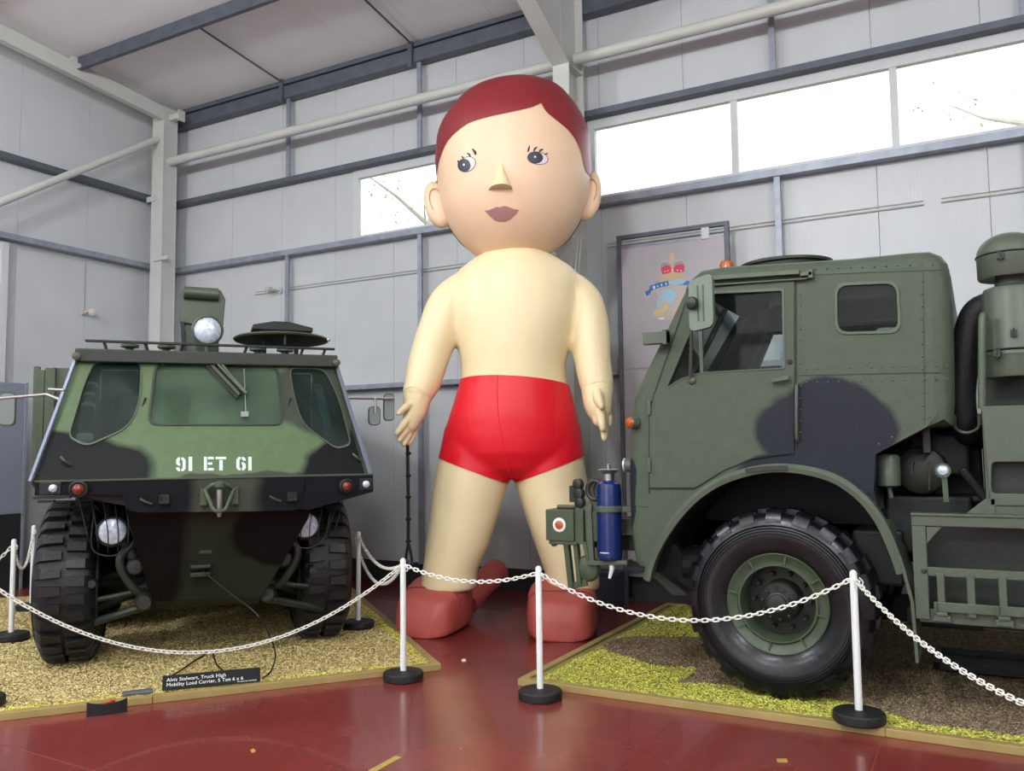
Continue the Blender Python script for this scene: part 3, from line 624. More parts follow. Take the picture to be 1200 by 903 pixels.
# headlamps with wire guards
for px, py, sg in ((132, 622, -1), (358, 615, 1)):
    c = SL(px, py, .28)
    q = MB().lathe(c, (0, -1, 0), [(.03, -.12), (.09, -.05), (.108, .0), (.112, .025), (.098, .035), (.098, .02)], 28).build('headlamp', M['chassis'], ST, smooth=True)
    MB().lathe(c+Vector((0, -.022, 0)), (0, -1, 0), [(.097, 0), (.09, .012), (.05, .026), (.003, .03)], 28).build('lens', M['lens'], q, smooth=True)
    gd = MB()
    for k in range(6):
        o_ = -.13+.065*k+.02*sg
        bot = c+Vector((o_, -.09, -.15+.09*abs(k-2.5)/2.5*(1 if True else 0)))
        gd.tube(smoothpath([bot+Vector((0, .05, -.01)), bot, c+Vector((o_*1.05, -.11, 0)), c+Vector((o_*1.15+.03*sg, -.06, .17)), c+Vector((o_*1.2+.05*sg, .02, .30))], 3), .0045, 6)
    ring = [c+Vector((-.15+.02*sg, -.09, -.02)), c+Vector((-.11, -.09, -.13)), c+Vector((0, -.095, -.17)), c+Vector((.11, -.09, -.13)), c+Vector((.15+.02*sg, -.09, -.02)), c+Vector((.17*1+.05*sg, -.06, .14)), c+Vector((.19+.06*sg, 0, .28))]
    if sg < 0: ring = [Vector((2*c.x-p.x, p.y, p.z)) for p in ring]
    gd.tube(smoothpath(ring, 5), .006, 6)
    gd.build('headlamp_guard', M['chassis'], ST, smooth=True)
# suspension and steering gear beside the hull
for s in (-1, 1):
    for b in (1.1, 2.5, 3.9):
        sus = MB(); sus.tube([(s*.45, b-.1, .58), (s*.85, b-.1, .42)], [.05, .04], 10).tube([(s*.50, b-.18, .72), (s*.85, b-.12, .66)], .035, 10).tube([(s*.5, b, .62), (s*.85, b, .62)], .06, 12).lathe((s*.55, b, .62), (s, 0, 0), [(.12, -.1), (.16, 0), (.12, .1)], 16)
        sus.build('suspension_arm', M['dolive'], ST, smooth=True)

for s in (-1, 1):
    k = .06 if s > 0 else 0; st = MB()
    st.tube(smoothpath([(s*.52+k, .38, .98), (s*.60+k, .36, .90), (s*.60+k, .36, .80), (s*.52+k, .38, .66), (s*.46+k, .42, .60)], 5), .032, 10)
    st.lathe((s*.50+k, .34, .82), (0, -1, 0), [(.03, -.08), (.06, -.05), (.065, .03), (.05, .05), (.01, .055)], 16).tube([(s*.62+k, .4, 1.1), (s*.52+k, .4, .88)], .05, 10)
    st.tube([(s*.45, .5, .62), (s*.9, .55, .54)], .022, 8).tube([(s*.45, .45, .50), (s*.9, .6, .36)], .03, 8).lathe((s*.44, .38, .55), (0, -1, 0), [(.05, -.05), (.07, 0), (.05, .05)], 12).tube([(s*.8, .4, .7), (s*.8, .75, .72)], .03, 8)
    st.build('steering_linkage', M['dolive'], ST, smooth=True)
for b in (1.12, 2.55, 3.95):
    for s in (-1, 1): wheel_stalwart(ST, (s*.94-(.05 if s < 0 else .01), b-(.12 if s < 0 and b < 2 else 0), .664), s)
# registration lettering, stencilled
SWP = mat('white_stencil_paint', (205, 225, 212), .5)
def LT(px0, px1, py0, py1, strokes):
    lt = MB()
    for q in strokes:
        P = [SL(px0+(px1-px0)*a, py0+(py1-py0)*b, 0, SLP)+Vector((0, -.0035, 0)) for a, b in q]
        lt.add(P+[p+Vector((0, .003, 0)) for p in P], [tuple(range(len(P))), tuple(reversed(range(len(P), 2*len(P))))]+[(i, (i+1) % len(P), len(P)+(i+1) % len(P), len(P)+i) for i in range(len(P))])
    lt.build('stencil_character', SWP, ST)
def rect(a, b, c, d): return [(a, b), (c, b), (c, d), (a, d)]
nine = [[(.40, 0), (.40, .2), (.34, .24), (.34, .40), (.42, .46), (.42, .62), (.2, .58), (0, .45), (0, .18), (.18, .02)], [(.55, 0), (.8, .03), (1, .2), (1, .8), (.8, .97), (.55, 1), (.55, .83), (.68, .78), (.68, .22), (.55, .18)], [(.0, .72), (.3, .72), (.34, .8), (.42, .83), (.42, 1), (.18, .97), (.02, .86)]]
six = [[(1-a, 1-b) for a, b in q] for q in nine]
one = [rect(.2, 0, .8, 1)]
LT(206.5, 217.5, 535.5, 552, nine); LT(221, 227, 535, 551.5, [rect(0, 0, .7, 1)])
LT(239, 250.5, 535, 551, [rect(0, 0, .3, 1), rect(.4, 0, 1, .18), rect(.4, .41, .85, .58), rect(.4, .82, 1, 1)])
LT(252.5, 265, 535, 551, [rect(0, 0, 1, .18), rect(.36, .24, .68, 1)])
LT(277, 288, 535, 551, six); LT(291, 296.5, 535, 551, [rect(0, 0, .7, 1)])
# wipers
wp = MB(); a, b = SL(247, 418, -.04, SLP), SL(288, 461, -.04, SLP)
wp.tube([a, b], .011, 6).tube([a+Vector((.035, 0, 0)), b+Vector((.01, 0, 0))], .010, 6).bar(SL(246, 425, -.02, SLP), SL(281, 462, -.02, SLP), .016, .024).lathe(a, (0, -1, .4), [(.03, -.02), (.03, .02), (.015, .03)], 12)
wp.build('wiper', M['olive'], ST, smooth=True)
MB().bar(SL(243, 428, -.015, SLP), SL(279, 466, -.015, SLP), .02, .02).build('wiper_blade', M['chassis'], ST)
a, b = SL(286, 432, -.03, SLP), SL(288, 485, -.03, SLP)
MB().tube([a, b], .004, 6).box(b.x-.035, b.x+.02, b.y-.01, b.y, b.z-.02, b.z+.02).build('clip', M['chrome'], ST)
for px, py in ((165, 475), (336, 475)):
    c = SL(px, py, -.01, SLP); MB().bar(c+Vector((0, 0, -.06)), c+Vector((.03, .03, .06)), .01, .015).build('small_handle', M['chassis'], ST)
for px, py in ((77, 540), (418, 536)):
    c = SL(px, py, -.02, SLP); MB().tube(smoothpath([c+Vector((-.03, 0, .03)), c+Vector((0, -.03, .0)), c+Vector((.04, 0, -.03))], 4), .008, 6).build('tie_down', M['olive'], ST, smooth=True)
for px in (102, 391):
    c = SL(px if px > 200 else 90, 421 if px < 200 else 428, .4); MB().lathe(c+Vector((.02 if px > 200 else 0, 0, .02)), (0, -1, 0), [(.02, -.02), (.03, 0), (.03, .04), (.02, .045)], 12).build('corner_lamp', M['olive'], ST, smooth=True)
# roof rail
a, b = SL(100, 399, .6), SL(392, 409, .6)
rr = MB().bar(a, b, .05, .016)
for px in (120, 165, 208, 283, 352, 380):
    c = a.lerp(b, (px-100)/292); rr.bar(c, (c.x+(.03 if px < 200 else -.03), .56, 2.43), .014, .02)
rr.build('roof_rail', M['chassis'], ST)
for px in (152, 195, 302, 334):
    c = SL(px, 408, .75); k = MB().lathe((c.x, .75, 2.43), (0, 0, 1), [(.03, 0), (.03, .06), (.07, .07), (.07, .09), (.03, .1)], 14); k.build('hatch_catch', M['olive'], ST, smooth=True)
# big round hatch standing open, flat box on top
c = SL(330, 396, 1.0); dr = .40
hd = MB().lathe((c.x, 1.0, c.z-.02), (0, .03, 1), [(.05, -.018), (dr*.7, -.014), (dr*.95, -.004), (dr, .005), (dr*.97, .018), (.05, .03)], 40)
hd.tube([(c.x-.15, .95, 2.43), (c.x-.15, .95, c.z-.03)], .02, 8).tube([(c.x+.12, .95, 2.43), (c.x+.12, .95, c.z-.03)], .02, 8).tube([(c.x, .66, c.z+.0), (c.x, .66, c.z-.1)], .012)
hh = hd.build('roof_hatch', M['dolive'], ST, smooth=True)
MB().lathe((c.x, 1.0, c.z-.02), (0, .03, 1), [(dr*.99, -.008), (dr*1.015, .004), (dr*.985, .016), (dr*.95, .012)], 48, close=False).build('hatch_rim', M['olive'], hh, smooth=True)
MB().plate([(c.x-.25, c.z+.05), (c.x+.25, c.z+.045), (c.x+.25, c.z+.08), (c.x+.05, c.z+.125), (c.x-.08, c.z+.125), (c.x-.25, c.z+.09)], [], lambda a_, z_, d_: (a_, .85+d_, z_), .35).build('hatch_pad', M['chassis'], hh, bevel=.005)
c = SL(384, 399, .75); MB().lathe((c.x, .70, c.z), (0, -1, 0), [(.012, 0), (.016, .02), (.008, .025)], 10).build('bolt', M['chrome'], hh, smooth=True)
# tall stowage head with roller
a, b = SL(211, 379, 1.25), SL(264, 345, 1.25)
bx = MB().plate([(a.x, a.z), (b.x-.02, a.z-.06), (b.x, b.z-.06), (b.x-.04, b.z+.02), (a.x+.03, b.z+.03), (a.x, b.z-.03)], [], lambda u_, z_, d_: (u_, 1.15+d_, z_), .24)
c1_, c2_ = SL(217, 375, 1.25), SL(252, 410, 1.25)
bx.box(c1_.x, c2_.x+.03, 1.18, 1.36, 2.43, a.z+.05)
h_ = bx.build('crane_head', M['olive'], ST, bevel=.008)
MB().tube([(a.x+.03, 1.13, b.z-.02), (b.x-.06, 1.13, b.z-.025)], .055, 16).build('roller', M['olive'], h_, smooth=True)
MB().box(a.x+.05, b.x-.1, 1.17, 1.34, b.z+.02, b.z+.05).build('canvas_roll', mat('pale_canvas', (150, 152, 155), .7), h_, bevel=.015)
MB().bar((c1_.x-.02, 1.17, a.z), (c1_.x, 1.17, 2.45), .04, .03).build('strut', M['chassis'], h_)
# searchlight
c = SL(243, 387, .95)
q = MB().lathe(c, (.05, -1, -.02), [(.04, -.14), (.10, -.09), (.125, -.01), (.13, .02), (.115, .028), (.112, .01)], 32).tube([c+Vector((0, .02, -.12)), (c.x, .97, 2.43)], .02, 8).build('searchlight', M['olive'], ST, smooth=True)
MB().lathe(c+Vector((0, -.012, 0)), (.05, -1, -.02), [(.111, 0), (.10, .012), (.05, .024), (.002, .028)], 28).build('lens', M['lens'], q, smooth=True)
# mirrors on long arms
a, b = SL(0, 465, .35), SL(78, 460, .35)
ar = MB().tube([SL(-3, 467, .35), SL(55, 462, .35)], .012, 8).tube([SL(55, 462, .35), (-1.03, .3, 2.05)], .014, 8).tube([SL(57, 456, .35), (-1.0, .3, 2.12)], .01, 8)
MB().tube([SL(60, 502, .5), (-1.03, .3, 1.86)], .007, 6).build('stay_rod', M['chrome'], ST, smooth=True)
ar.build('mirror_arm', M['chrome'], ST, smooth=True)
def mirror(px, py, w_, h2, b, lab=None):
    c = SL(px, py, b); pl = rounded([(c.x-w_, c.z-h2), (c.x+w_, c.z-h2), (c.x+w_, c.z+h2), (c.x-w_, c.z+h2)], w_*.8, 5)
    m_ = MB().plate(pl, [], lambda a_, z_, d_: (a_, b-.0+d_, z_), .03).build('mirror', M['olive'], ST, bevel=.006)
    pl2 = [(c.x+(p[0]-c.x)*.86, c.z+(p[1]-c.z)*.9) for p in pl]
    MB().plate(pl2, [], lambda a_, z_, d_: (a_, b-.006+d_, z_), .005).build('mirror_back', mat('mirror_back_grey', (122, 130, 128), .35, .3), m_)
mirror(8, 479, .055, .125, .35); mirror(439, 487, .05, .08, .40); mirror(456, 477, .045, .115, .42)
MB().tube([(1.02, .35, 1.98), SL(402, 466, .35), SL(462, 467, .38)], .012, 8).tube([SL(402, 466, .35), SL(408, 470, .35), SL(403, 492, .35)], .018, 8).tube([SL(440, 466, .36), SL(440, 484, .36)], .01, 8).build('mirror_arm', M['chrome'], ST, smooth=True)
# trailing cables on the gravel
def cable(pts, r, lab):
    o = MB().tube(smoothpath(pts, 7), r, 7); oo = o.build('cable', M['cable'], smooth=True); return tag(oo, lab, 'cable')
h0 = SO+se*SL(238, 668, .2).x-sn*.13; h0.z = SL(238, 668, .2).z
cable([h0, onpl(270, 695, h0+sn*.2, sn), onpl(303, 722, h0+sn*.55, sn), onz(322, 762, .20), onz(318, 785, .07), onz(308, 794, .058)], .006, 'black cable hanging from the truck nose down to the sign')
cable([onz(190, 798, .06), onz(212, 785, .06), onz(228, 774, .06), onz(243, 765, .06)], .006, 'black cable lying on the gravel left behind the sign')
cable([onz(249, 764, .06), onz(254, 778, .06), onz(264, 788, .06)], .006, 'short black cable on the gravel behind the middle of the sign')

# ============================================================ BIG-WHEELED LORRY (right)
TY = 5.72
TR = empty('army_lorry', (0, TY, 0), label='matt green army lorry with dark camouflage patch, big front wheel and air intake stack', cat='truck')
def T(px, py, dy=0.): p = ony(px, py, TY+dy); return (p.x, p.z)
tcam = camo('lorry_camouflage', (79, 89, 75), (38, 42, 49), [(T(965, 505)[0], T(965, 505)[1], .43, .34), (T(1000, 545)[0], T(1000, 545)[1], .2, .3), (T(925, 570)[0], T(925, 570)[1], .36, .20), (-2.22, 1.33, .07, .28)], soft=.10)  # last blob, on the nose: dark camouflage plus painted-in shading of the curve
arcpts = [(765, 672), (776, 640), (795, 607), (820, 580), (850, 559), (880, 548), (915, 543), (950, 545), (982, 556), (1010, 575), (1030, 598)]
prof = [T(*p) for p in [(765, 672), (748, 668), (740, 655), (735, 620), (733, 560), (734, 500), (738, 466), (749, 440), (775, 388), (800, 335), (806, 324), (818, 314), (845, 309), (900, 306), (1000, 299), (1068, 292), (1088, 291), (1102, 296), (1110, 306), (1114, 322), (1117, 400), (1118, 470), (1116, 499), (1086, 500), (1026, 532), (1024, 575), (1030, 598)]]
prof += [T(*p) for p in reversed(arcpts[1:-1])]
# prof starts at arch front foot, runs round the cab, back along the arch
NP = len(prof); top_idx = set(range(5, 23))
cen = (sum(p[0] for p in prof)/NP, sum(p[1] for p in prof)/NP)
def inset(d):
    out_ = []
    for i, p in enumerate(prof):
        a = Vector(prof[i-1]); b = Vector(prof[(i+1) % NP]); t = (b-a).normalized(); n = Vector((t.y, -t.x))   # points outward or inward, fixed below
        k = d*(1 if 5 <= i <= 22 else (.7 if 1 <= i < 5 else .0))
        out_.append((p[0]+n.x*k, p[1]+n.y*k))
    return out_
def area2(P): return sum(P[i-1][0]*P[i][1]-P[i][0]*P[i-1][1] for i in range(len(P)))
if area2(inset(.05))**2 > area2(prof)**2:
    _in = inset
    inset = lambda d: _in(-d)
rings = [(.11, 0), (.06, .012), (.022, .045), (0, .11), (0, 2.14), (.022, 2.21), (.06, 2.24), (.11, 2.25)]
sk = MB(); R_ = [[(p[0], y, p[1]) for p in inset(d)] for d, y in rings]
k0 = len(sk.v)
for r in R_: sk.v += [Vector(p) for p in r]
arch0 = 26                                              # edges from here on are the arch
for i in range(len(R_)-1):
    for j in range(NP):
        j2 = (j+1) % NP
        if i == 3 and (7 <= j <= 8): continue           # windscreen opening
        sk.f.append((i*NP+j, i*NP+j2, (i+1)*NP+j2, (i+1)*NP+j)); sk.m.append(0)
dwin = [(T(*p)) for p in ((917, 341), (918, 431), (822, 436), (800, 443), (783, 453), (795, 425), (812, 384), (828, 345))]
dwin = rounded(dwin, .012, 2)
rwin = rounded([T(981, 335), T(1050, 332), T(1053, 387), T(982, 389)], .07, 5)
sk.plate(inset(.11), [dwin, rwin], lambda a, b, d: (a, d, b), .02)
dw2 = [(p[0]+.0, p[1]) for p in dwin]
sk.plate(inset(.11), [dw2, rwin], lambda a, b, d: (a, 2.25-d, b), .02)
TRC = sk.build('cab_shell', tcam, TR, smooth=32)
MB().plate(rwin, [], lambda a, b, d: (a, .012+d, b), .005).build('window_pane', M['clear_glass'], TR)
MB().plate(rwin, [], lambda a, b, d: (a, 2.236+d, b), .005).build('window_pane', M['clear_glass'], TR)
cx, cz = sum(p[0] for p in rwin)/len(rwin), sum(p[1] for p in rwin)/len(rwin)
MB().plate([(cx+(p[0]-cx)*1.10, cz+(p[1]-cz)*1.13) for p in rwin], [rwin], lambda a, b, d: (a, -.008+d, b), .012).build('window_seal', M['tgreen'], TR, bevel=.003)
p7, p9 = prof[7], prof[9]
MB().add([(p7[0]+.01, .11, p7[1]), (p9[0]+.01, .11, p9[1]), (p9[0]+.01, 2.14, p9[1]), (p7[0]+.01, 2.14, p7[1])], [(0, 1, 2, 3)]).build('windscreen', M['clear_glass'], TR)
MB().bar((p7[0], 1.125, p7[1]), (p9[0], 1.125, p9[1]), .05, .04, up=(0, 1, 0)).build('windscreen_pillar', M['tgreen'], TR)
# door, proud of the shell
dout = [T(*p) for p in ((762, 571), (762, 483), (768, 462), (778, 440), (806, 352), (813, 341), (931, 327), (931, 531), (905, 534), (880, 538), (850, 550), (830, 562), (816, 571))]
dr_ = MB().plate(dout, [dwin], lambda a, b, d: (a, -.014+d, b), .014).build('door', tcam, TR, bevel=.004)
MB().plate(dwin, [], lambda a, b, d: (a, .008+d, b), .004).build('door_glass', M['clear_glass'], dr_)
cx, cz = sum(p[0] for p in dwin)/len(dwin), sum(p[1] for p in dwin)/len(dwin)
fr = MB().plate([(cx+(p[0]-cx)*1.03, cz+(p[1]-cz)*1.05) for p in dwin], [dwin], lambda a, b, d: (a, -.02+d, b), .01)
a_, b_2 = T(820, 345), T(820, 436); fr.box(a_[0]-.012, a_[0]+.012, -.012, .012, b_2[1], a_[1]-.02)
fr.build('window_frame', M['tgreen'], dr_, bevel=.002)
# dark gap line round the door
gapm = M['chassis']
def seam(pts, w_=.008): 
    mb = MB()
    P = [T(*p) for p in pts]
    for i in range(len(P)-1): mb.bar((P[i][0], -.001, P[i][1]), (P[i+1][0], -.001, P[i+1][1]), .006, w_, up=(0, 1, 0))
    return mb
def seamxz(pts, y=-.001, w_=.006):
    mb = MB(); P = [T(*p) for p in pts]
    for a, b in zip(P[:-1], P[1:]):
        d = Vector((b[0]-a[0], b[1]-a[1])).normalized(); n = Vector((-d.y, d.x))*w_/2
        mb.add([(a[0]-n.x, y, a[1]-n.y), (a[0]+n.x, y, a[1]+n.y), (b[0]+n.x, y, b[1]+n.y), (b[0]-n.x, y, b[1]-n.y)], [(0, 1, 2, 3)])
    return mb
seamxz([(761, 578), (761, 482), (767, 461), (805, 350), (809, 335)], -.002, .010).build('door_gap', gapm, TR)
seamxz([(933, 326), (933, 535)], -.002, .008).build('door_gap', gapm, TR)
seamxz([(762, 573), (815, 573)], -.002, .006).build('door_gap', gapm, TR)
seamxz([(934, 440), (1116, 436)], -.002, .005).build('panel_seam', M['chassis'], TR)
seamxz([(950, 322), (1113, 316)], -.002, .004).build('panel_seam', M['chassis'], TR)
seamxz([(1082, 318), (1084, 498)], -.002, .003).build('panel_seam', M['chassis'], TR)
seamxz([(735, 592), (760, 594)], -.002, .004).build('panel_seam', M['chassis'], TR)
# rivets
rv = MB()
for a, b, n in (((945, 432), (1110, 428), 14), ((955, 315), (1108, 309), 12), ((945, 448), (1110, 444), 14), ((1080, 330), (1082, 490), 12), ((938, 345), (938, 520), 14), ((1030, 520), (1090, 488), 5)):
    for i in range(n):
        p = T(a[0]+(b[0]-a[0])*i/(n-1), a[1]+(b[1]-a[1])*i/(n-1)); rv.lathe((p[0], .0, p[1]), (0, -1, 0), [(.007, 0), (.005, .004), (.001, .006)], 6)
tag(rv.build('rivets', M['tgreen'], TR), kind='stuff')
# gutter strip, corner bracket, hinges, handle, grab rail
a, b = T(836, 327), T(938, 320); MB().bar((a[0], -.03, a[1]), (b[0], -.03, b[1]), .05, .03, up=(0, 0, 1)).bar((a[0], -.02, a[1]-.045), (b[0]+.05, -.02, b[1]-.045), .03, .012).build('rain_gutter', M['tgreen'], TR, bevel=.004)
c = T(945, 322); MB().box(c[0]-.03, c[0]+.04, -.05, 0, c[1]-.012, c[1]+.008).box(c[0]+.02, c[0]+.045, -.05, 0, c[1]-.03, c[1]+.025).build('latch', M['tgreen'], TR)
a, b = T(906, 447), T(927, 443); hn = MB().bar((a[0], -.055, a[1]), (b[0], -.055, b[1]), .02, .028).tube([(b[0]-.02, -.01, b[1]), (b[0]-.02, -.055, b[1])], .014).build('door_handle', M['tgreen'], dr_, bevel=.006)
MB().tube(smoothpath([(T(935, 450)[0], 0, T(935, 450)[1]), (T(935, 458)[0], -.05, T(935, 458)[1]), (T(935, 508)[0], -.05, T(935, 508)[1]), (T(935, 518)[0], 0, T(935, 518)[1])], 5), .011, 8).build('grab_rail', M['tgreen'], TR, smooth=True)
for py in (478, 545):
    c = T(762, py); MB().box(c[0]-.012, c[0]+.012, -.03, 0, c[1]-.05, c[1]+.05).build('hinge', M['tgreen'], dr_, bevel=.004)
a, b = T(758, 397), T(786, 396); MB().box(a[0], b[0], -.09, -.02, a[1]-.05, a[1]+.035).box(b[0]-.03, b[0], -.1, -.01, a[1]-.06, a[1]+.045).build('pillar_bracket', M['tgreen'], TR, bevel=.004)
c = T(926, 424); MB().lathe((c[0], -.014, c[1]), (0, -1, 0), [(.018, 0), (.016, .006), (.004, .008)], 14).build('lock', M['chassis'], dr_)
# mirror
c = T(821, 355, -.3); mw, mh = .08, .175
mp_ = rounded([(c[0]-mw, c[1]-mh-.01), (c[0]+mw, c[1]-mh+.015), (c[0]+mw, c[1]+mh+.02), (c[0]-mw, c[1]+mh-.02)], .045, 6)
mr_ = MB().plate(mp_, [], lambda a, b, d: (a, -.3+d, b), .05).build('wing_mirror', mat('mirror_shell_paint', (104, 120, 104), .3), TR, bevel=.018)
MB().box(c[0]-.022, c[0]-.014, -.306, -.29, c[1]-.12, c[1]+.12).box(c[0]+.014, c[0]+.022, -.306, -.29, c[1]-.12, c[1]+.12).build('rib', M['olive'], mr_)
MB().lathe((c[0]-.05, -.34, c[1]-.0), (0, 1, 0), [(.01, -.03), (.035, -.02), (.045, .01), (.03, .04)], 16).build('swivel', M['dolive'], mr_, smooth=True)
a0, a1 = T(806, 340, -.27), T(812, 446, 0)
MB().tube(smoothpath([(a0[0]+.06, -.28, a0[1]+.02), (a0[0], -.28, a0[1]), (a0[0]+.01, -.24, a0[1]-.2), (a1[0], -.05, a1[1]+.05), (a1[0], -.02, a1[1])], 6), .012, 8).lathe((a1[0], -.01, a1[1]), (0, -1, 0), [(.03, 0), (.025, .02), (.01, .03)], 12).build('mirror_arm', M['tgreen'], TR, smooth=True)
# roof hatch ring and beacon
a, b = T(868, 300, .9), T(976, 297, .9); cx = (a[0]+b[0])/2; rr_ = (b[0]-a[0])/2
zt = prof[13][1]
hz = T(920, 294, .9-rr_)[1]-.03
MB().lathe((cx, .9, zt-.05), (0, 0, 1), [(rr_*.9, 0), (rr_*.93, hz-zt+.02), (rr_, hz-zt+.03), (rr_, hz-zt+.05), (rr_*.93, hz-zt+.05), (rr_*.88, hz-zt), (rr_*.86, .0)], 44).build('roof_hatch_ring', M['dolive'], TR, smooth=True)
c = T(852, 312, .5); MB().lathe((c[0], .5, zt-.01), (0, 0, 1), [(.05, 0), (.055, c[1]-zt+.02), (.045, c[1]-zt+.045), (.01, c[1]-zt+.055)], 18).build('beacon', M['amber'], TR, smooth=True)
# front corner: lamp, stub lamp
c = T(739, 495, -.02); q = MB().lathe((c[0]+.03, .0, c[1]), (-.5, -.9, 0), [(.02, -.02), (.045, .0), (.045, .03), (.04, .05)], 18).build('side_lamp', M['tgreen'], TR, smooth=True)
MB().lathe((c[0]+.005, -.045, c[1]), (-.5, -.9, 0), [(.04, 0), (.03, .02), (.005, .028)], 16).build('lens', M['amber'], q, smooth=True)
c = T(728, 545, .0); q = MB().tube([(c[0], .1, c[1]), (c[0]+.13, .1, c[1]-.01)], [.05, .045], 16).build('headlamp', M['tgreen'], TR, smooth=True)
MB().tube([(c[0]-.012, .1, c[1]), (c[0], .1, c[1])], [.052, .054], 16).build('lens', M['lens'], q, smooth=True)
# cab interior
MB().box(-1.85, -.3, .3, 2.1, 1.5, 1.56).box(-2.0, -1.75, .15, 2.1, 1.75, 2.05).box(-.3, -.26, .13, 2.12, 1.6, 2.3).box(-.3, -.26, .13, .5, 2.3, 2.8).box(-.3, -.26, 1.75, 2.12, 2.3, 2.8).build('cab_floor', M['interior'], TR)
li = inset(.14)
MB().plate(li, [dwin, rwin], lambda a, b, d: (a, 2.20-d, b), .01).build('added_dark_plate', M['seat'], TR)  # dark plates added on both sides to keep the cab interior dark
MB().plate(li, [dwin, rwin], lambda a, b, d: (a, .035+d, b), .006).build('added_dark_plate', M['seat'], TR)
MB().box(-1.68, -.2, .13, 2.12, 2.74, 2.76).build('roof_lining', M['seat'], TR)
for yy in (.55, 1.6):
    MB().box(-1.3, -.85, yy-.25, yy+.25, 1.6, 1.85).box(-.95, -.82, yy-.25, yy+.25, 1.8, 2.38).box(-.93, -.84, yy-.14, yy+.14, 2.36, 2.52).build('seat', M['seat'], TR, bevel=.04)
MB().lathe((-1.55, 1.6, 2.1), (.75, 0, .8), [(.22, -.012), (.235, 0), (.22, .012), (.2, 0), (.22, -.012)], 28, close=False).tube([(-1.55, 1.6, 2.1), (-1.8, 1.6, 1.85)], .02).bar((-1.55, 1.38, 2.1), (-1.55, 1.82, 2.1), .02, .02).build('steering_wheel', M['black_rubber'], TR, smooth=True)
MB().box(-1.2, -.4, .1, .5, 2.58, 2.72).box(-1.05, -1.0, .12, .2, 1.6, 2.7).lathe((-1.35, 1.2, 2.55), (0, 0, 1), [(.1, 0), (.16, .08), (.16, .2)], 16).build('roof_locker', M['seat'], TR, bevel=.02)
# arch lip (flared mudguard)
lip = [T(*p) for p in ((764, 676), (772, 648), (790, 616), (815, 586), (845, 564), (880, 551), (915, 546), (950, 549), (985, 560), (1015, 582), (1035, 608), (1050, 640), (1060, 668))]
lp = smoothpath([(p[0], 0, p[1]) for p in lip], 4); rows = []
for i, p in enumerate(lp):
    d = (lp[min(i+1, len(lp)-1)]-lp[max(i-1, 0)]).normalized(); n = Vector((-d.z, 0, d.x))
    if n.z < 0 and i > 3 and i < len(lp)-6: n = -n
    n = n if n.dot(p-Vector((-1.2, 0, .65))) > 0 else -n
    rows.append([p+Vector((0, .02, 0))+n*.015, p+Vector((0, -.13, 0))+n*.02, p+Vector((0, -.15, 0))-n*.005, p+Vector((0, -.145, 0))-n*.035, p+Vector((0, -.12, 0))-n*.03, p+Vector((0, .02, 0))-n*.01])
MB().grid(rows).build('mudguard', M['tgreen'], TR, smooth=40)
# bolted strip on the mudguard crown
mb = MB(); P = [Vector((p[0], -.152, p[1])) for p in [T(880, 551), T(900, 548), T(928, 547)]]
for a, b in zip(P[:-1], P[1:]): mb.bar(a+Vector((0, 0, .0)), b, .012, .03, up=(0, 0, 1))
mb.build('guard_strip', M['dolive'], TR)
# inner wheel housing, chassis, far side of arch
wh = MB(); ar = [T(*p) for p in arcpts]
for a, b in zip(ar[:-1], ar[1:]): wh.add([(a[0], .02, a[1]), (b[0], .02, b[1]), (b[0], .75, b[1]), (a[0], .75, a[1])], [(0, 1, 2, 3)])
wh.box(-2.0, -.3, .75, .78, .9, 1.6).build('wheel_housing', M['chassis'], TR)
# rear mudflap
f0, f1, f2, f3 = T(1036, 612), T(1056, 650), T(1070, 700), T(1076, 770)
rows = []
for (a, wd, th_) in ((f0, .10, .012), (f1, .14, .012), (f2, .16, .012), (f3, .16, .012)):
    rows.append([(a[0]-.006, -.14, a[1]), (a[0]+.012, -.14, a[1]), (a[0]+.012, .35, a[1]), (a[0]-.006, .35, a[1])])
MB().grid(rows).build('mud_flap', M['tgreen'], TR, smooth=50)
ch = MB().box(-2.05, 4.6, .75, .87, .85, 1.10).box(-2.05, 4.6, 1.4, 1.52, .85, 1.10)
for xx in (-1.9, -.2, .9, 2.2, 3.6, 4.5): ch.box(xx, xx+.08, .87, 1.4, .88, 1.06)
ch.tube([(-1.2, .2, .64), (-1.2, 2.05, .64)], .07, 14).lathe((-1.2, 1.12, .64), (0, 1, 0), [(.1, -.25), (.22, -.1), (.22, .1), (.1, .25)], 20).box(-1.9, -.5, .68, .76, .80, .86)
ch.plate([(-2.15, 1.0), (-2.1, .78), (-1.85, .62), (-1.75, .68), (-1.95, .95)], [], lambda a, b, d: (a, .25+d, b), .1)
ch.tube([(-1.9, .35, .80), (-1.55, .35, .80)], .13, 18)
ch.tube([(2.7, .3, .66), (2.7, 2.0, .66)], .08, 14)
ch.build('chassis_frame', M['chassis'], TR, bevel=.006)
# underside closing nose
MB().plate([T(748, 668), T(765, 673), T(800, 700), T(782, 700)], [], lambda a, b, d: (a, .12+d, b), 1.9).build('front_valance', M['dolive'], TR)
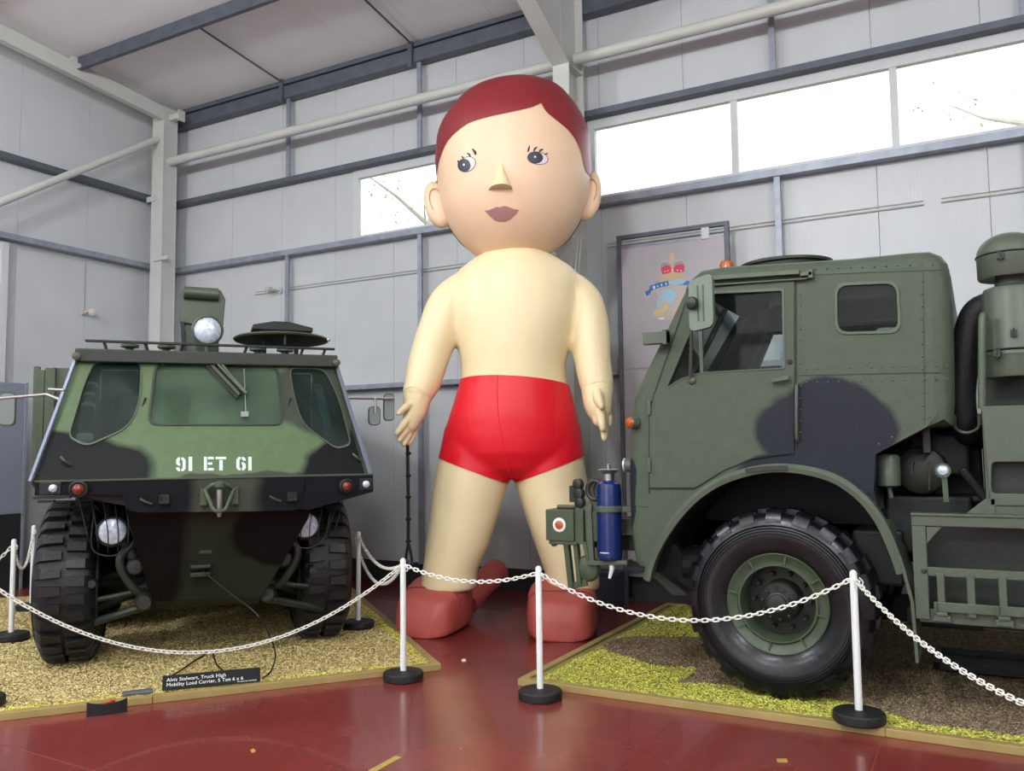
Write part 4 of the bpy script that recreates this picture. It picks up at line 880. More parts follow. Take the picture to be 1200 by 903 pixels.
# wheels
def wheel_truck(parent, x, y, z, out):
    t = tyre_mb(.588, .40, .30, 20, .016, 'bar').build('tyre', M['tyre2'], parent, smooth=35, loc=(x, y, z)); t.rotation_euler = (0, 0, pi/2)
    # after the turn the mesh x axis is the truck's y; out = -1 faces the camera
    o_ = out
    rm = MB().lathe((0, 0, 0), (o_, 0, 0), [(.295, .08), (.30, .12), (.325, .135), (.328, .15), (.318, .155), (.30, .145), (.285, .135), (.262, .13), (.25, .145), (.240, .145), (.232, .12), (.226, -.06)], 48, close=False)
    for k in range(8):
        a = 2*pi*k/8+.2; c = Vector((o_*.145, cos(a)*.283, sin(a)*.283)); d = Vector((0, cos(a), sin(a))); rm.bar(c-d*.035, c+d*.035, .014, .012)
    rm.build('rim', M['rim'], t, smooth=35)
    hb = MB().lathe((0, 0, 0), (o_, 0, 0), [(.23, -.08), (.228, -.055), (.135, -.05), (.13, -.01), (.13, .08), (.12, .10), (.075, .125), (.07, .135), (.06, .14), (.055, .155), (.03, .16), (.005, .16)], 32)
    for k in range(10):
        a = 2*pi*k/10; hb.lathe((-o_*.035, cos(a)*.18, sin(a)*.18), (o_, 0, 0), [(.017, 0), (.017, .035), (.010, .042), (.01, .055)], 6)
        a += .2; hb.lathe((o_*.12, cos(a)*.1, sin(a)*.1), (o_, 0, 0), [(.009, 0), (.009, .012)], 6)
    hb.build('hub', M['hub'], t, smooth=35)
    return t
M['rim'] = mat('wheel_green_paint', (62, 74, 55), .45, var=.1, vs=8); M['hub'] = mat('hub_shaded_green', (34, 40, 31), .5, var=.12, vs=10)  # hub green darkened to paint in the shade of the wheel recess
wc = ony(909, 706, 5.62)
for (x, y, out_) in ((wc.x, .09, 1), (wc.x, 2.08, -1), (2.75, .09, 1), (2.75, 2.08, -1)):
    # mesh +x after rot 90deg points to +y ; camera-facing side is -y
    t = wheel_truck(TR, x, y, .640, -out_)
# air intake stack
ac = T(1183, 300, .2)[0]; Yc = .22
zs = lambda py: T(1183, py, .2)[1]
MB().lathe((ac, Yc, 0), (0, 0, 1), [(.165, zs(442)), (.172, zs(438)), (.172, zs(420)), (.178, zs(416)), (.172, zs(413)), (.165, zs(408)), (.165, zs(345)), (.15, zs(338)), (.09, zs(334)), (.08, zs(325)), (.09, zs(318)), (.09, zs(314))], 36).build('air_cleaner', M['tgreen'], TR, smooth=30)
MB().lathe((ac, Yc, 0), (0, 0, 1), [(.09, zs(322)), (.172, zs(326)), (.178, zs(324)), (.180, zs(302)), (.184, zs(299)), (.180, zs(297))]+[(.178*cos(t), zs(297)+(zs(272)-zs(297))*sin(t)) for t in [i*pi/2/8 for i in range(1, 8)]]+[(.005, zs(272))], 36).build('intake_dome', M['tgreen'], TR, smooth=35)
MB().lathe((ac, Yc, zs(299)), (0, 0, 1), [(.183, -.006), (.188, 0), (.183, .006)], 36, close=False).build('clamp_band', M['chassis'], TR, smooth=True)
MB().lathe((ac, Yc, zs(411)), (0, 0, 1), [(.173, -.006), (.180, 0), (.173, .006)], 36, close=False).build('clamp_band', M['chassis'], TR, smooth=True)
for px, py, r_0 in ((1172, 300, .185), (1188, 390, .17), (1168, 414, .178)):
    c = T(px, py, .05); MB().box(c[0]-.018, c[0]+.018, Yc-r_0-.012, Yc-r_0+.03, c[1]-.02, c[1]+.02).tube([(c[0], Yc-r_0-.01, c[1]-.03), (c[0], Yc-r_0-.01, c[1]+.03)], .006, 6).build('toggle_clip', M['dolive'], TR)
# hose
hp = [(ac-.06, .30, zs(352)), (T(1146, 360, .3)[0], .32, zs(358)), (T(1134, 385, .3)[0], .34, zs(385)), (T(1128, 430, .3)[0], .36, zs(430)), (T(1126, 470, .3)[0], .38, zs(470)), (T(1132, 500, .3)[0], .42, zs(502)), (T(1145, 520, .3)[0], .6, zs(510))]
MB().tube(smoothpath(hp, 6), .085, 18).build('intake_hose', M['black_rubber'], TR, smooth=True)
MB().tube(smoothpath([(T(1117, 485)[0], .3, zs(485)), (T(1119, 497)[0], .22, zs(500)), (T(1132, 504)[0], .2, zs(506)), (T(1146, 497)[0], .22, zs(500)), (T(1147, 482)[0], .3, zs(484))], 6), .010, 8).build('hose_clip', M['tgreen'], TR, smooth=True)
# upright post and body panel
a, b = T(1151, 372), T(1153, 478); MB().tube(smoothpath([(a[0]+.01, .05, a[1]-.005), (a[0]-.002, .02, a[1]-.03), (b[0]-.01, .02, b[1])], 5), .022, 10).build('upright_rail', M['tgreen'], TR, smooth=True)
a, b, c, d = T(1150, 476), T(1155, 588), T(1164, 590), T(1166, 610)
rec = rounded([T(1162, 541), (1.9, T(1162, 541)[1]), (1.9, T(1162, 578)[1]), T(1162, 578)], .03, 4)
x0 = a[0]
po = [(x0, a[1]), (2.1, a[1]), (2.1, T(1160, 592)[1]), (x0+.02, T(1160, 592)[1])]
MB().plate(po, [rec], lambda u_, z_, d_: (u_, .0+d_, z_), .02).box(x0+.0, 2.1, .02, 1.8, a[1]-.02, a[1]).box(x0, x0+.02, .02, 1.8, T(1160, 592)[1], a[1]-.02).build('body_panel', M['tgreen'], TR, bevel=.004)
MB().box(x0+.03, 1.95, .10, .12, T(1162, 590)[1], T(1162, 535)[1]).build('panel_recess', M['dolive'], TR)
a = T(1165, 592); b = T(1165, 608)
MB().box(a[0], 2.1, .01, .04, b[1], a[1]).plate([T(1126, 606), T(1166, 606), T(1166, 584), T(1155, 584)], [], lambda u_, z_, d_: (u_, .0+d_, z_), .012).build('lower_panel', M['tgreen'], TR, bevel=.003)
# panel behind the stack
MB().box(x0+.02, 1.6, .42, .45, T(1160, 478)[1], T(1160, 425)[1]).build('stack_tray', M['dolive'], TR)
# side rack
rk = MB(); X1 = 2.1
def rz_(py): return T(1130, py, -.1)[1]
xa = T(1070, 650, -.1)[0]
rk.box(xa, xa+.075, -.12, -.08, rz_(728), rz_(617)-.002).box(xa, X1, -.122, -.06, rz_(617), rz_(605)).box(xa-.002, X1, -.13, -.02, rz_(604.8), rz_(602))
rk.box(xa+.075, X1, -.12, -.09, rz_(676), rz_(666)).box(xa+.1, X1, -.14, -.12, rz_(717), rz_(706)).box(xa+.02, X1, -.10, -.07, rz_(732), rz_(716))
rk.plate([T(1086, 617, -.1), T(1104, 617, -.1), T(1086, 637, -.1)], [], lambda u_, z_, d_: (u_, -.115+d_, z_), .012)
for px in (1103, 1138, 1175, 1212, 1250, 1290):
    xx = T(px, 690, -.1)[0]; rk.box(xx-.02, xx+.02, -.135, -.10, rz_(722), rz_(672))
for px in (1103, 1175, 1250):
    xx = T(px, 690, -.1)[0]; rk.box(xx-.045, xx+.045, -.16, -.10, rz_(728), rz_(721)).box(xx-.03, xx+.03, -.17, -.12, rz_(721), rz_(717)).tube([(xx-.03, -.16, rz_(717)), (xx-.03, -.16, rz_(705))], .01, 6)
rk.build('side_rack', M['tgreen'], TR, bevel=.003)
MB().box(xa+.02, X1, .12, .16, rz_(725), rz_(610)).box(xa+.02, X1, -.07, .14, rz_(732), rz_(724)).build('rack_back', M['dolive'], TR)
c = T(1083, 668, -.1); MB().lathe((c[0], -.12, c[1]), (0, -1, 0), [(.015, 0), (.015, .012), (.008, .016)], 8).build('rack_bolt', M['dolive'], TR)
# gear between cab and body
c = T(1079, 551, .3); dm = MB().lathe((c[0], .3, c[1]), (0, 1, 0), [(.02, -.03), (.10, -.02), (.145, .01), (.155, .05), (.155, .5)], 32)
dm.bar((c[0]-.05, .265, c[1]-.03), (c[0]-.045, .265, c[1]+.06), .014, .012).lathe((c[0]-.045, .27, c[1]+.05), (0, -1, 0), [(.014, 0), (.01, .02)], 8).bar((c[0]+.045, .27, c[1]-.12), (c[0]+.055, .27, c[1]+.06), .010, .012)
dm.build('brake_chamber', M['dolive'], TR, smooth=True)
c = T(1041, 550, .2); MB().lathe((c[0], .2, c[1]), (0, 0, 1), [(.05, -.11), (.07, -.10), (.072, .08), (.06, .095), (.02, .1)], 20).tube([(c[0], .2, c[1]-.1), (c[0]+.01, .2, c[1]-.18)], .015).build('oil_canister', M['tgreen'], TR, smooth=True)
c = T(1105, 551, .1); q = MB().lathe((c[0], .1, c[1]), (0, -1, 0), [(.035, -.05), (.045, 0), (.045, .02)], 18).bar((c[0]+.005, .12, c[1]-.03), (c[0]+.01, .12, c[1]-.19), .05, .03).build('marker_lamp', M['olive'], TR, smooth=True)
MB().lathe((c[0], .08, c[1]), (0, -1, 0), [(.033, 0), (.025, .012), (.003, .018)], 16).build('lens', M['lens'], q, smooth=True)
gb = MB().box(-.62, .02, .7, 1.6, 1.15, 1.75).box(-.55, -.05, .35, .75, .95, 1.32).box(-.4, -.05, .45, .9, 1.45, 1.72).tube([(-.5, .6, 1.25), (.2, .6, 1.3)], .05).tube(smoothpath([(-.6, .35, 1.1), (-.5, .25, .95), (-.42, .3, .8)], 4), .03).box(-.75, -.45, .25, .7, .75, 1.1).tube([(-.1, .3, 1.5), (.1, .3, 1.2)], .03)
gb.box(-.45, -.02, .3, 1.6, .50, .62)
gb.build('engine_gear', M['chassis'], TR, bevel=.02)
# front bumper carrier: bracket, box with reflector, twin discs
BY = .18
def B(px, py, dy=BY): p = ony(px, py, TY+dy); return (p.x, p.z)
l, r = B(690, 592), B(735, 592)
fc = MB()
a, b = B(690, 594), B(692, 661)
fc.bar((a[0], BY, a[1]), (b[0]+.01, BY, b[1]), .05, .035, up=(0, 1, 0)).bar((a[0]-.08, BY, a[1]), (a[0]+.03, BY, a[1]), .05, .03, up=(0, 1, 0)).bar((b[0]-.01, BY, B(692, 659)[1]), (B(738, 659)[0], BY, B(738, 658)[1]), .10, .03, up=(0, 0, 1))
c = B(714, 590); fc.lathe((c[0], BY, B(714, 599)[1]), (0, 0, 1), [(.105, 0), (.11, .0), (.11, .045), (.105, .045)], 24, close=False).box(c[0]+.09, c[0]+.2, BY-.02, BY+.02, B(714, 599)[1], B(714, 599)[1]+.04).box(c[0]+.0, -2.1, BY+.12, BY+.2, 1.0, 1.12)
fc.build('cylinder_bracket', M['tgreen'], TR, bevel=.003)
a, b = B(643, 632), B(675, 597)
bx = MB().box(a[0], b[0], BY-.05, BY+.16, a[1], b[1]).box(b[0], b[0]+.07, BY-.03, BY+.16, a[1]-.02, b[1]+.01).box(a[0]+.02, b[0]+.02, BY-.04, BY-.01, a[1]-.03, a[1]).box(b[0]+.07, b[0]+.17, BY, BY+.15, a[1], b[1]-.01)
bx.tube([(a[0]+.08, BY, b[1]+.02), (b[0], BY, b[1]+.02)], .016, 8).tube([(a[0]+.05, BY-.03, a[1]-.03), (a[0]+.05, BY+.02, a[1]-.03)], .02, 8)
bb = bx.build('lamp_box', M['olive'], TR, bevel=.005)
c = B(659, 614); MB().lathe((c[0], BY-.05, c[1]), (0, -1, 0), [(.052, 0), (.054, .006), (.04, .008)], 26).build('reflector_ring', M['white'], bb, smooth=True)
MB().lathe((c[0], BY-.056, c[1]), (0, -1, 0), [(.034, 0), (.032, .008), (.015, .014), (.002, .015)], 22).build('reflector', M['amber'], bb, smooth=True)
# discs
dd = MB()
for px, py, r in ((679, 567, .042), (680, 578, .045), (681, 588, .042)):
    c = B(px, py); dd.lathe((c[0], BY-.02, c[1]), (-.3, -.9, 0), [(r*.6, -.03), (r, -.02), (r, .02), (r*.6, .03), (r*.2, .03)], 18)
c = B(697, 574); dd.tube([Vector((c[0]+cos(t)*.06, BY-.0, c[1]+sin(t)*.07)) for t in [i*2*pi/20 for i in range(21)]], .018, 8).tube([Vector((c[0]+.03+cos(t)*.05, BY+.05, c[1]+sin(t)*.06)) for t in [i*2*pi/20 for i in range(21)]], .016, 8).box(B(667, 570)[0], B(675, 570)[0], BY, BY+.1, B(667, 588)[1], B(667, 569)[1])
dd.build('tow_coupling', M['dolive'], TR, smooth=True)
# legs and mudded bracket
lg = MB()
for (x0_, y0_, x1_, y1_, wd) in ((664, 634, 670, 688, .038), (675, 634, 680, 684, .034), (686, 634, 690, 655, .03)):
    a, b = B(x0_, y0_), B(x1_, y1_); lg.bar((a[0], BY, a[1]), (b[0], BY, b[1]), wd, .05, up=(0, 1, 0))
a, b = B(668, 687), B(688, 682); lg.bar((a[0], BY, a[1]), (b[0], BY, b[1]), .05, .02, up=(0, 1, 0))
c = B(688, 666); lg.lathe((c[0], BY+.02, c[1]), (0, -1, 0), [(.03, -.05), (.09, -.03), (.10, 0), (.085, .03), (.03, .05)], 24)
lg.build('folded_leg', M['olive'], TR, smooth=40)
MB().box(-2.6, -2.05, .35, .5, .88, 1.05).box(-2.6, -2.5, .35, 2.0, .85, 1.08).box(-2.6, -2.4, BY+.1, .4, .9, 1.0).build('front_bumper', M['dolive'], TR, bevel=.01)
# blue gas cylinder held in the bracket
c = B(714, 600); zb_0 = B(714, 656)[1]; zt_0 = B(714, 562)[1]
cyl = empty('gas_cylinder', (c[0], TY+BY, zb_0), label='dark blue gas cylinder upright in a green bracket ahead of the right lorry', cat='gas cylinder')
H_ = zt_0-zb_0
MB().lathe((0, 0, 0), (0, 0, 1), [(.03, 0), (.08, .004), (.092, .02), (.094, .04), (.094, H_-.07), (.088, H_-.03), (.06, H_-.005), (.035, H_)], 36).build('body', M['blue'], cyl, smooth=35)
MB().lathe((0, 0, H_-.005), (0, 0, 1), [(.045, 0), (.045, .05), (.06, .06), (.075, .075), (.085, .08), (.03, .082), (.018, .09), (.018, .12), (.01, .125)], 20).tube([(-.07, 0, H_+.075), (.07, 0, H_+.075)], .006, 6).build('valve', M['chrome'], cyl, smooth=30)
MB().tube([(.02, -.02, 0), (.02, -.02, -.06), (0, -.02, -.13)], [.03, .018, .010], 10).build('drain_cock', M['white'], cyl, smooth=True)
MB().box(-.04, .03, -.097, -.093, .06, .066).build('label_line', M['white'], cyl)

# ============================================================ INFLATABLE BOY
P0 = Vector((-3.95, 7.05, 0)); ang = atan2(.489, .872)
fx = Vector((cos(ang), sin(ang), 0)); fy = Vector((-sin(ang), cos(ang), 0))      # image-right, away
BOY = empty('inflatable_boy', P0, ang, label='giant inflatable boy figure with dark red hair and red swimming trunks', cat='inflatable figure')
def FP(px, py, dy=0.):
    P = onpl(px, py, P0+fy*dy, fy)-P0; return Vector((P.dot(fx), dy, P.z))
skin = mat('cream_inflatable_fabric', (236, 218, 174), .42, bump=.10, bs=8, var=.03, vs=2)
skin2 = mat('peach_inflatable_fabric', (238, 204, 170), .42, bump=.06, bs=8, var=.03, vs=2)
hairm = mat('dark_red_fabric', (134, 38, 44), .42, bump=.1, bs=8)
redm = mat('bright_red_fabric', (226, 22, 40), .42, bump=.14, bs=7)
shoem = mat('brick_red_fabric', (176, 80, 72), .5, bump=.35, bs=7)
def ring(c, rx, ry, n=36, ax=Vector((1, 0, 0)), ay=Vector((0, 1, 0)), p=2.0):
    out_ = []
    for i in range(n):
        t = 2*pi*i/n; cs, sn_ = cos(t), sin(t); out_.append(c+ax*(rx*math.copysign(abs(cs)**(2/p), cs))+ay*(ry*math.copysign(abs(sn_)**(2/p), sn_)))
    return out_
def loft(mb, secs, p=2.0):   # secs: (pxL, pxR, py, depth radius, dy)
    rows = []
    for (l_, r_, y_, ry, dy) in secs:
        a, b = FP(l_, y_, dy), FP(r_, y_, dy); rows.append(ring((a+b)/2, (b-a).length/2, ry, p=p))
    mb.grid(rows); return mb
def limb(mb, pts):           # pts: (px, py, r, dy)
    P = [FP(a, b, d) for a, b, r, d in pts]; rs = [q[2] for q in pts]
    SP = smoothpath(P, 5); SR = [v.x for v in smoothpath([(r, 0, 0) for r in rs], 5)]
    mb.tube(SP, SR, 20); mb.lathe(SP[0], (0, 0, 1), [(SR[0]*cos(t)+1e-4, SR[0]*sin(t)) for t in [(-pi/2)+pi*i/8 for i in range(9)]], 16)
    mb.lathe(SP[-1], (0, 0, 1), [(SR[-1]*cos(t)+1e-4, SR[-1]*sin(t)) for t in [(-pi/2)+pi*i/8 for i in range(9)]], 16)
bodies = []
def piece(): m = MB(); bodies.append(m); return m
# torso
loft(piece(), [(590, 618, 284, .18, 0), (578, 630, 292, .26, 0), (556, 652, 303, .33, 0), (538, 672, 316, .38, 0), (529, 684, 334, .41, 0), (527, 682, 356, .43, 0), (531, 676, 380, .44, 0), (536, 668, 405, .44, 0), (540, 662, 430, .43, 0), (540, 664, 445, .43, 0), (534, 670, 465, .44, 0), (526, 676, 490, .45, 0), (521, 680, 512, .44, 0), (522, 679, 530, .42, 0), (535, 665, 548, .34, 0), (560, 640, 560, .22, 0)])
# legs
loft(piece(), [(522, 600, 500, .28, 0), (517, 602, 525, .33, 0), (511, 600, 550, .34, 0), (507, 593, 575, .33, -.02), (503, 584, 605, .31, -.04), (499, 573, 640, .29, -.06), (495, 560, 668, .27, -.06), (493, 558, 690, .26, -.06)])
loft(piece(), [(598, 680, 500, .28, 0), (596, 683, 525, .33, 0), (600, 686, 550, .34, 0), (606, 690, 575, .33, 0), (616, 694, 605, .31, -.04), (628, 698, 640, .29, -.1), (638, 702, 668, .27, -.14), (640, 703, 690, .26, -.15)])
# arms
limb(piece(), [(545, 343, .21, 0), (526, 358, .205, -.02), (513, 390, .20, -.04), (503, 420, .19, -.06), (496, 446, .175, -.10), (491, 457, .155, -.13)])
limb(piece(), [(668, 343, .205, 0), (683, 358, .205, -.03), (691, 392, .195, -.08), (694, 420, .175, -.14), (698, 443, .165, -.19), (700, 455, .152, -.22)])
# hands, each with a thumb and four fingers; joined to the arm at the wrist seam
arm_bodies = bodies; HANDS = []
for spec in (
    ([(491, 458, .145, -.13), (489, 466, .135, -.14), (487, 477, .122, -.15), (484, 488, .10, -.17), (481, 497, .075, -.18)],
     [[(484, 470, .036, -.22), (475, 477, .033, -.29), (467, 484, .026, -.33)], [(481, 486, .038, -.22), (472, 498, .035, -.27), (465, 507, .028, -.29)], [(482, 492, .037, -.18), (474, 506, .035, -.22), (468, 515, .028, -.24)],
      [(485, 495, .036, -.14), (479, 509, .034, -.17), (473, 520, .028, -.19)], [(489, 492, .034, -.10), (485, 507, .032, -.12), (479, 519, .026, -.14)]]),
    ([(700, 455, .150, -.22), (700, 463, .142, -.25), (701, 474, .130, -.28), (703, 484, .108, -.31), (704, 490, .08, -.33)],
     [[(700, 460, .046, -.37), (702, 469, .043, -.43), (704.5, 476, .032, -.46)], [(703, 482, .042, -.38), (705, 493, .040, -.45), (706.5, 502, .031, -.47)], [(706, 487, .040, -.36), (707.8, 502, .038, -.40), (708.6, 513, .030, -.41)],
      [(711, 482, .038, -.28), (713, 490, .036, -.32), (713.5, 497, .029, -.33)], [(697, 479, .038, -.30), (697.5, 488, .036, -.34), (699, 495, .029, -.35)]])):
    bodies = []; limb(piece(), spec[0])
    for f in spec[1]: limb(piece(), f)
    HANDS.append(bodies)
bodies = arm_bodies
mb = MB()
for b in bodies: mb.add(b.v, b.f)
def remeshed(mb, vox, it, name):
    o = mb.build(name, skin, None); m1 = o.modifiers.new('r', 'REMESH'); m1.mode = 'VOXEL'; m1.voxel_size = vox
    m2 = o.modifiers.new('s', 'SMOOTH'); m2.iterations = it; m2.factor = .5
    bpy.context.view_layer.update()
    me = bpy.data.meshes.new_from_object(o.evaluated_get(bpy.context.evaluated_depsgraph_get())); bpy.data.objects.remove(o); me.name = name
    me.polygons.foreach_set('use_smooth', [True]*len(me.polygons)); return me
def addmesh(me, name, m, parent):
    me.materials.clear(); me.materials.append(m)
    o = bpy.data.objects.new(name, me); COL.objects.link(o); o.parent = parent; return o
for hb__ in HANDS:
    hm0 = MB()
    for b in hb__: hm0.add(b.v, b.f)
    addmesh(remeshed(hm0, .010, 4, 'hand'), 'hand', skin, BOY)
bme = remeshed(mb, .022, 9, 'body')
addmesh(bme, 'body', skin, BOY)
# trunks: the hip part of the body, cut clean at waist and legs and pushed out a little
def cutcopy(me, planes, push):
    bm = bmesh.new(); bm.from_mesh(me)
    for co, no in planes:
        bmesh.ops.bisect_plane(bm, geom=bm.verts[:]+bm.edges[:]+bm.faces[:], plane_co=co, plane_no=no, clear_outer=True)
    bm.normal_update()
    for v in bm.verts: v.co += v.normal*push
    for f in bm.faces: f.smooth = True
    m2 = bpy.data.meshes.new('trunks'); bm.to_mesh(m2); bm.free(); return m2
cr_ = FP(597, 567); cxm = cr_.x
hl, hr = FP(517, 537), FP(683, 534)
wl1, wr1 = FP(545, 439, -.3), FP(662, 446, -.3); wf = FP(600, 437, -.42)
wz = Vector((-(wr1.z-wl1.z), 0, (wr1.x-wl1.x))).normalized()
wn = Vector((wz.x, .10, wz.z)).normalized()
hL = cutcopy(bme, [(FP(600, 440, -.42), wn), (Vector((cxm, 0, 0)), Vector((1, 0, 0))), (FP(510, 530), -Vector((FP(510, 530)-FP(531, 440)).cross(Vector((0, 1, 0))))*(1 if (FP(510, 530)-FP(531, 440)).cross(Vector((0, 1, 0))).x > 0 else -1)), (hl, Vector((-(hl.z-cr_.z)/(hl.x-cr_.x)*-1, .0, -1)))], .007)
hR = cutcopy(bme, [(FP(600, 440, -.42), wn), (Vector((cxm, 0, 0)), Vector((-1, 0, 0))), (FP(691, 530), Vector((FP(691, 530)-FP(671, 440)).cross(Vector((0, 1, 0))))*(1 if (FP(691, 530)-FP(671, 440)).cross(Vector((0, 1, 0))).x > 0 else -1)), (hr, Vector(((hr.z-cr_.z)/(hr.x-cr_.x), .0, -1)))], .007)
bm = bmesh.new(); bm.from_mesh(hL); bm.from_mesh(hR); bmesh.ops.remove_doubles(bm, verts=bm.verts, dist=.001); tm = bpy.data.meshes.new('swimming_trunks'); bm.to_mesh(tm); bm.free()
addmesh(tm, 'swimming_trunks', redm, BOY)
# head
hl_, hr_ = FP(511, 200), FP(692, 200); hc = (hl_+hr_)/2; HW = (hr_-hl_).length/2
headrows = []
HS = [(594, 594, 96), (585, 606, 97.5), (572, 640, 102.5), (556, 656, 109), (541, 666, 118), (524, 680, 138), (514, 688.5, 158), (511, 691, 185), (512, 692, 205), (515, 690, 228), (520, 684, 250), (530, 674, 270), (543, 660, 286), (558, 642, 298), (575, 625, 305), (600, 600, 308)]
for i, (l_, r_, y_) in enumerate(HS):
    a, b = FP(l_, y_), FP(r_, y_); w_ = max(.004, (b-a).length/2); headrows.append((a+b)/2*1.0); 
prof_h = [(FP(l_, y_), FP(r_, y_)) for l_, r_, y_ in HS]
cs_ = smoothpath([((a+b)/2) for a, b in prof_h], 10); ws_ = [max(.003, v.x) for v in smoothpath([((b-a).length/2, 0, 0) for a, b in prof_h], 10)]
NH = 300; hb = MB(); hb.grid([ring(c, w_, w_*.93, NH) for c, w_ in zip(cs_, ws_)])
hme_o = hb.build('head', skin2, BOY, smooth=180)
bvh = BVHTree.FromPolygons([tuple(v.co) for v in hme_o.data.vertices], [tuple(p.vertices) for p in hme_o.data.polygons])
MI = Matrix.Translation(P0) @ Matrix.Rotation(ang, 4, 'Z'); MII = MI.inverted()
def hit(px, py):
    o = MII @ C0; d = (MII.to_3x3() @ ray(px, py)).normalized(); r = bvh.ray_cast(o, d); return (r[0], r[1]) if r[0] is not None else (None, None)
# hair: the head surface above the hairline, raised a few millimetres
hairline = [(505, 215), (511, 207), (516, 185), (526, 164), (545, 147), (565, 139), (600, 131), (622, 126), (634, 121), (640, 131), (652, 141), (668, 155), (679, 174), (685, 197), (690, 205), (700, 215)]
def hl_y(x):
    for a, b in zip(hairline[:-1], hairline[1:]):
        if a[0] <= x <= b[0]: return a[1]+(b[1]-a[1])*(x-a[0])/(b[0]-a[0])
    return 230
me = hme_o.data; keep = set(); cl = MII @ C0
info = []
for v in me.vertices:
    px, py = proj(MI @ v.co); n = v.normal; front = n.dot((cl-v.co).normalized())
    info.append((px, py, front))
bm = bmesh.new(); bm.from_mesh(me)
kill = []
for f in bm.faces:
    a = [info[v.index] for v in f.verts]; px = sum(q[0] for q in a)/len(a); py = sum(q[1] for q in a)/len(a); fr_ = sum(q[2] for q in a)/len(a)
    back = fr_ < .0 or f.calc_center_median().y > .05
    hair = (py < hl_y(px)) if not back else (f.calc_center_median().z > FP(600, 285).z)
    if not hair: kill.append(f)
bmesh.ops.delete(bm, geom=kill, context='FACES')
# slide the front border verts exactly onto the hairline
hls = [(q.x, q.y) for part in (hairline[:9], hairline[8:]) for q in smoothpath([(a, b, 0) for a, b in part], 10)]
moves = []
for v in bm.verts:
    if v.is_boundary and v.co.y < .12:
        px, py = proj(MI @ v.co); best = None
        for (ax_, ay_), (bx_, by_) in zip(hls[:-1], hls[1:]):
            L2 = (bx_-ax_)**2+(by_-ay_)**2
            if L2 == 0: continue
            t = max(0, min(1, ((px-ax_)*(bx_-ax_)+(py-ay_)*(by_-ay_))/L2)); qx, qy = ax_+(bx_-ax_)*t, ay_+(by_-ay_)*t; d_ = (px-qx)**2+(py-qy)**2
            if best is None or d_ < best[0]: best = (d_, qx, qy)
        if best[0] < 36:
            h, n = hit(best[1], best[2])
            if h is not None: moves.append((v, h))
for v, h in moves: v.co = h
bm.normal_update()
for v in bm.verts: v.co += v.normal*.006
hm_ = bpy.data.meshes.new('hair'); bm.to_mesh(hm_); bm.free(); hm_.polygons.foreach_set('use_smooth', [True]*len(hm_.polygons)); addmesh(hm_, 'hair', hairm, BOY)
# sewn seams of the body
bvb = BVHTree.FromPolygons([tuple(v.co) for v in bme.vertices], [tuple(p.vertices) for p in bme.polygons])
seam_m = mat('seam_cream', (244, 222, 176), .6); seam_r = mat('seam_red', (232, 30, 48), .5)
for pts_, mm_, rr0_, of_ in (([(474, 456), (482, 453), (492, 455), (503, 464)], seam_m, .004, .002), ([(684, 457), (692, 450), (704, 446.5), (715, 450)], seam_m, .004, .002),
                 ([(531, 338), (529, 356), (531, 376), (536, 398)], seam_m, .0035, .001), ([(675, 332), (674, 356), (671, 376), (667, 398)], seam_m, .0035, .001),
                 ([(583, 440), (583, 470), (586, 500), (592, 530), (597, 555)], seam_r, .005, .008), ([(645, 470), (649, 485), (651, 500), (651, 515)], seam_r, .003, .006)):
    P_ = []
    for q in smoothpath([(a, b, 0) for a, b in pts_], 6):
        o_ = MII @ C0; d_ = (MII.to_3x3() @ ray(q.x, q.y)).normalized(); r_h = bvb.ray_cast(o_, d_)
        if r_h[0] is not None: P_.append(r_h[0]+r_h[1]*of_)
    if len(P_) > 3: MB().tube(P_, rr0_, 6).build('seam', mm_, BOY, smooth=True)
# printed face: shapes laid on the head surface
def decal(name, poly, m, off=.004, parent=None, subdiv=3):
    pl = poly; tri = tessellate_polygon([[Vector((p[0], p[1], 0)) for p in pl]])
    b = bmesh.new(); vs = [b.verts.new((p[0], p[1], 0)) for p in pl]
    for t in tri:
        try: b.faces.new([vs[i] for i in t])
        except Exception: pass
    for _ in range(subdiv):
        bmesh.ops.subdivide_edges(b, edges=[e for e in b.edges if e.calc_length() > 2.0], cuts=1, use_grid_fill=True)
    bmesh.ops.triangulate(b, faces=b.faces)
    for v in b.verts:
        h, n = hit(v.co.x, v.co.y)
        if h is None: h = Vector((0, 0, 0)); n = Vector((0, -1, 0))
        v.co = h+n*off
    d = bpy.data.meshes.new(name); b.to_mesh(d); b.free(); d.materials.append(m)
    for p in d.polygons: p.use_smooth = True
    o = bpy.data.objects.new(name, d); COL.objects.link(o); o.parent = parent or BOY; return o
ink = mat('dark_blue_black_print', (28, 32, 52), .4); whi = mat('white_print', (225, 220, 226), .5); plum = mat('plum_print', (120, 70, 90), .5); lipm = mat('mauve_lip_print', (168, 122, 118), .5)
def ell(cx, cy, rx, ry, rot=0, n=28): return [(cx+rx*cos(t)*cos(rot)-ry*sin(t)*sin(rot), cy+rx*cos(t)*sin(rot)+ry*sin(t)*cos(rot)) for t in [2*pi*i/n for i in range(n)]]
for (cx, cy, rx, ry, rot, pxp, pyp, prx, pry) in ((547.5, 192.5, 11, 8.6, -.55, 544.3, 193.8, 7.6, 7.8), (630.3, 185.4, 12.3, 7.6, .15, 627.0, 184.7, 9.2, 7.0)):
    e1 = decal('eye_outline', ell(cx, cy, rx, ry, rot), plum, .003); e2 = decal('eye_white', ell(cx, cy, rx-.8, ry-.8, rot), whi, .0045, e1)
    decal('iris', ell(pxp, pyp, prx, pry, rot*.5), ink, .006, e1); decal('highlight', ell(pxp-.2, pyp-.8, 1.2, 1.3), whi, .0075, e1)
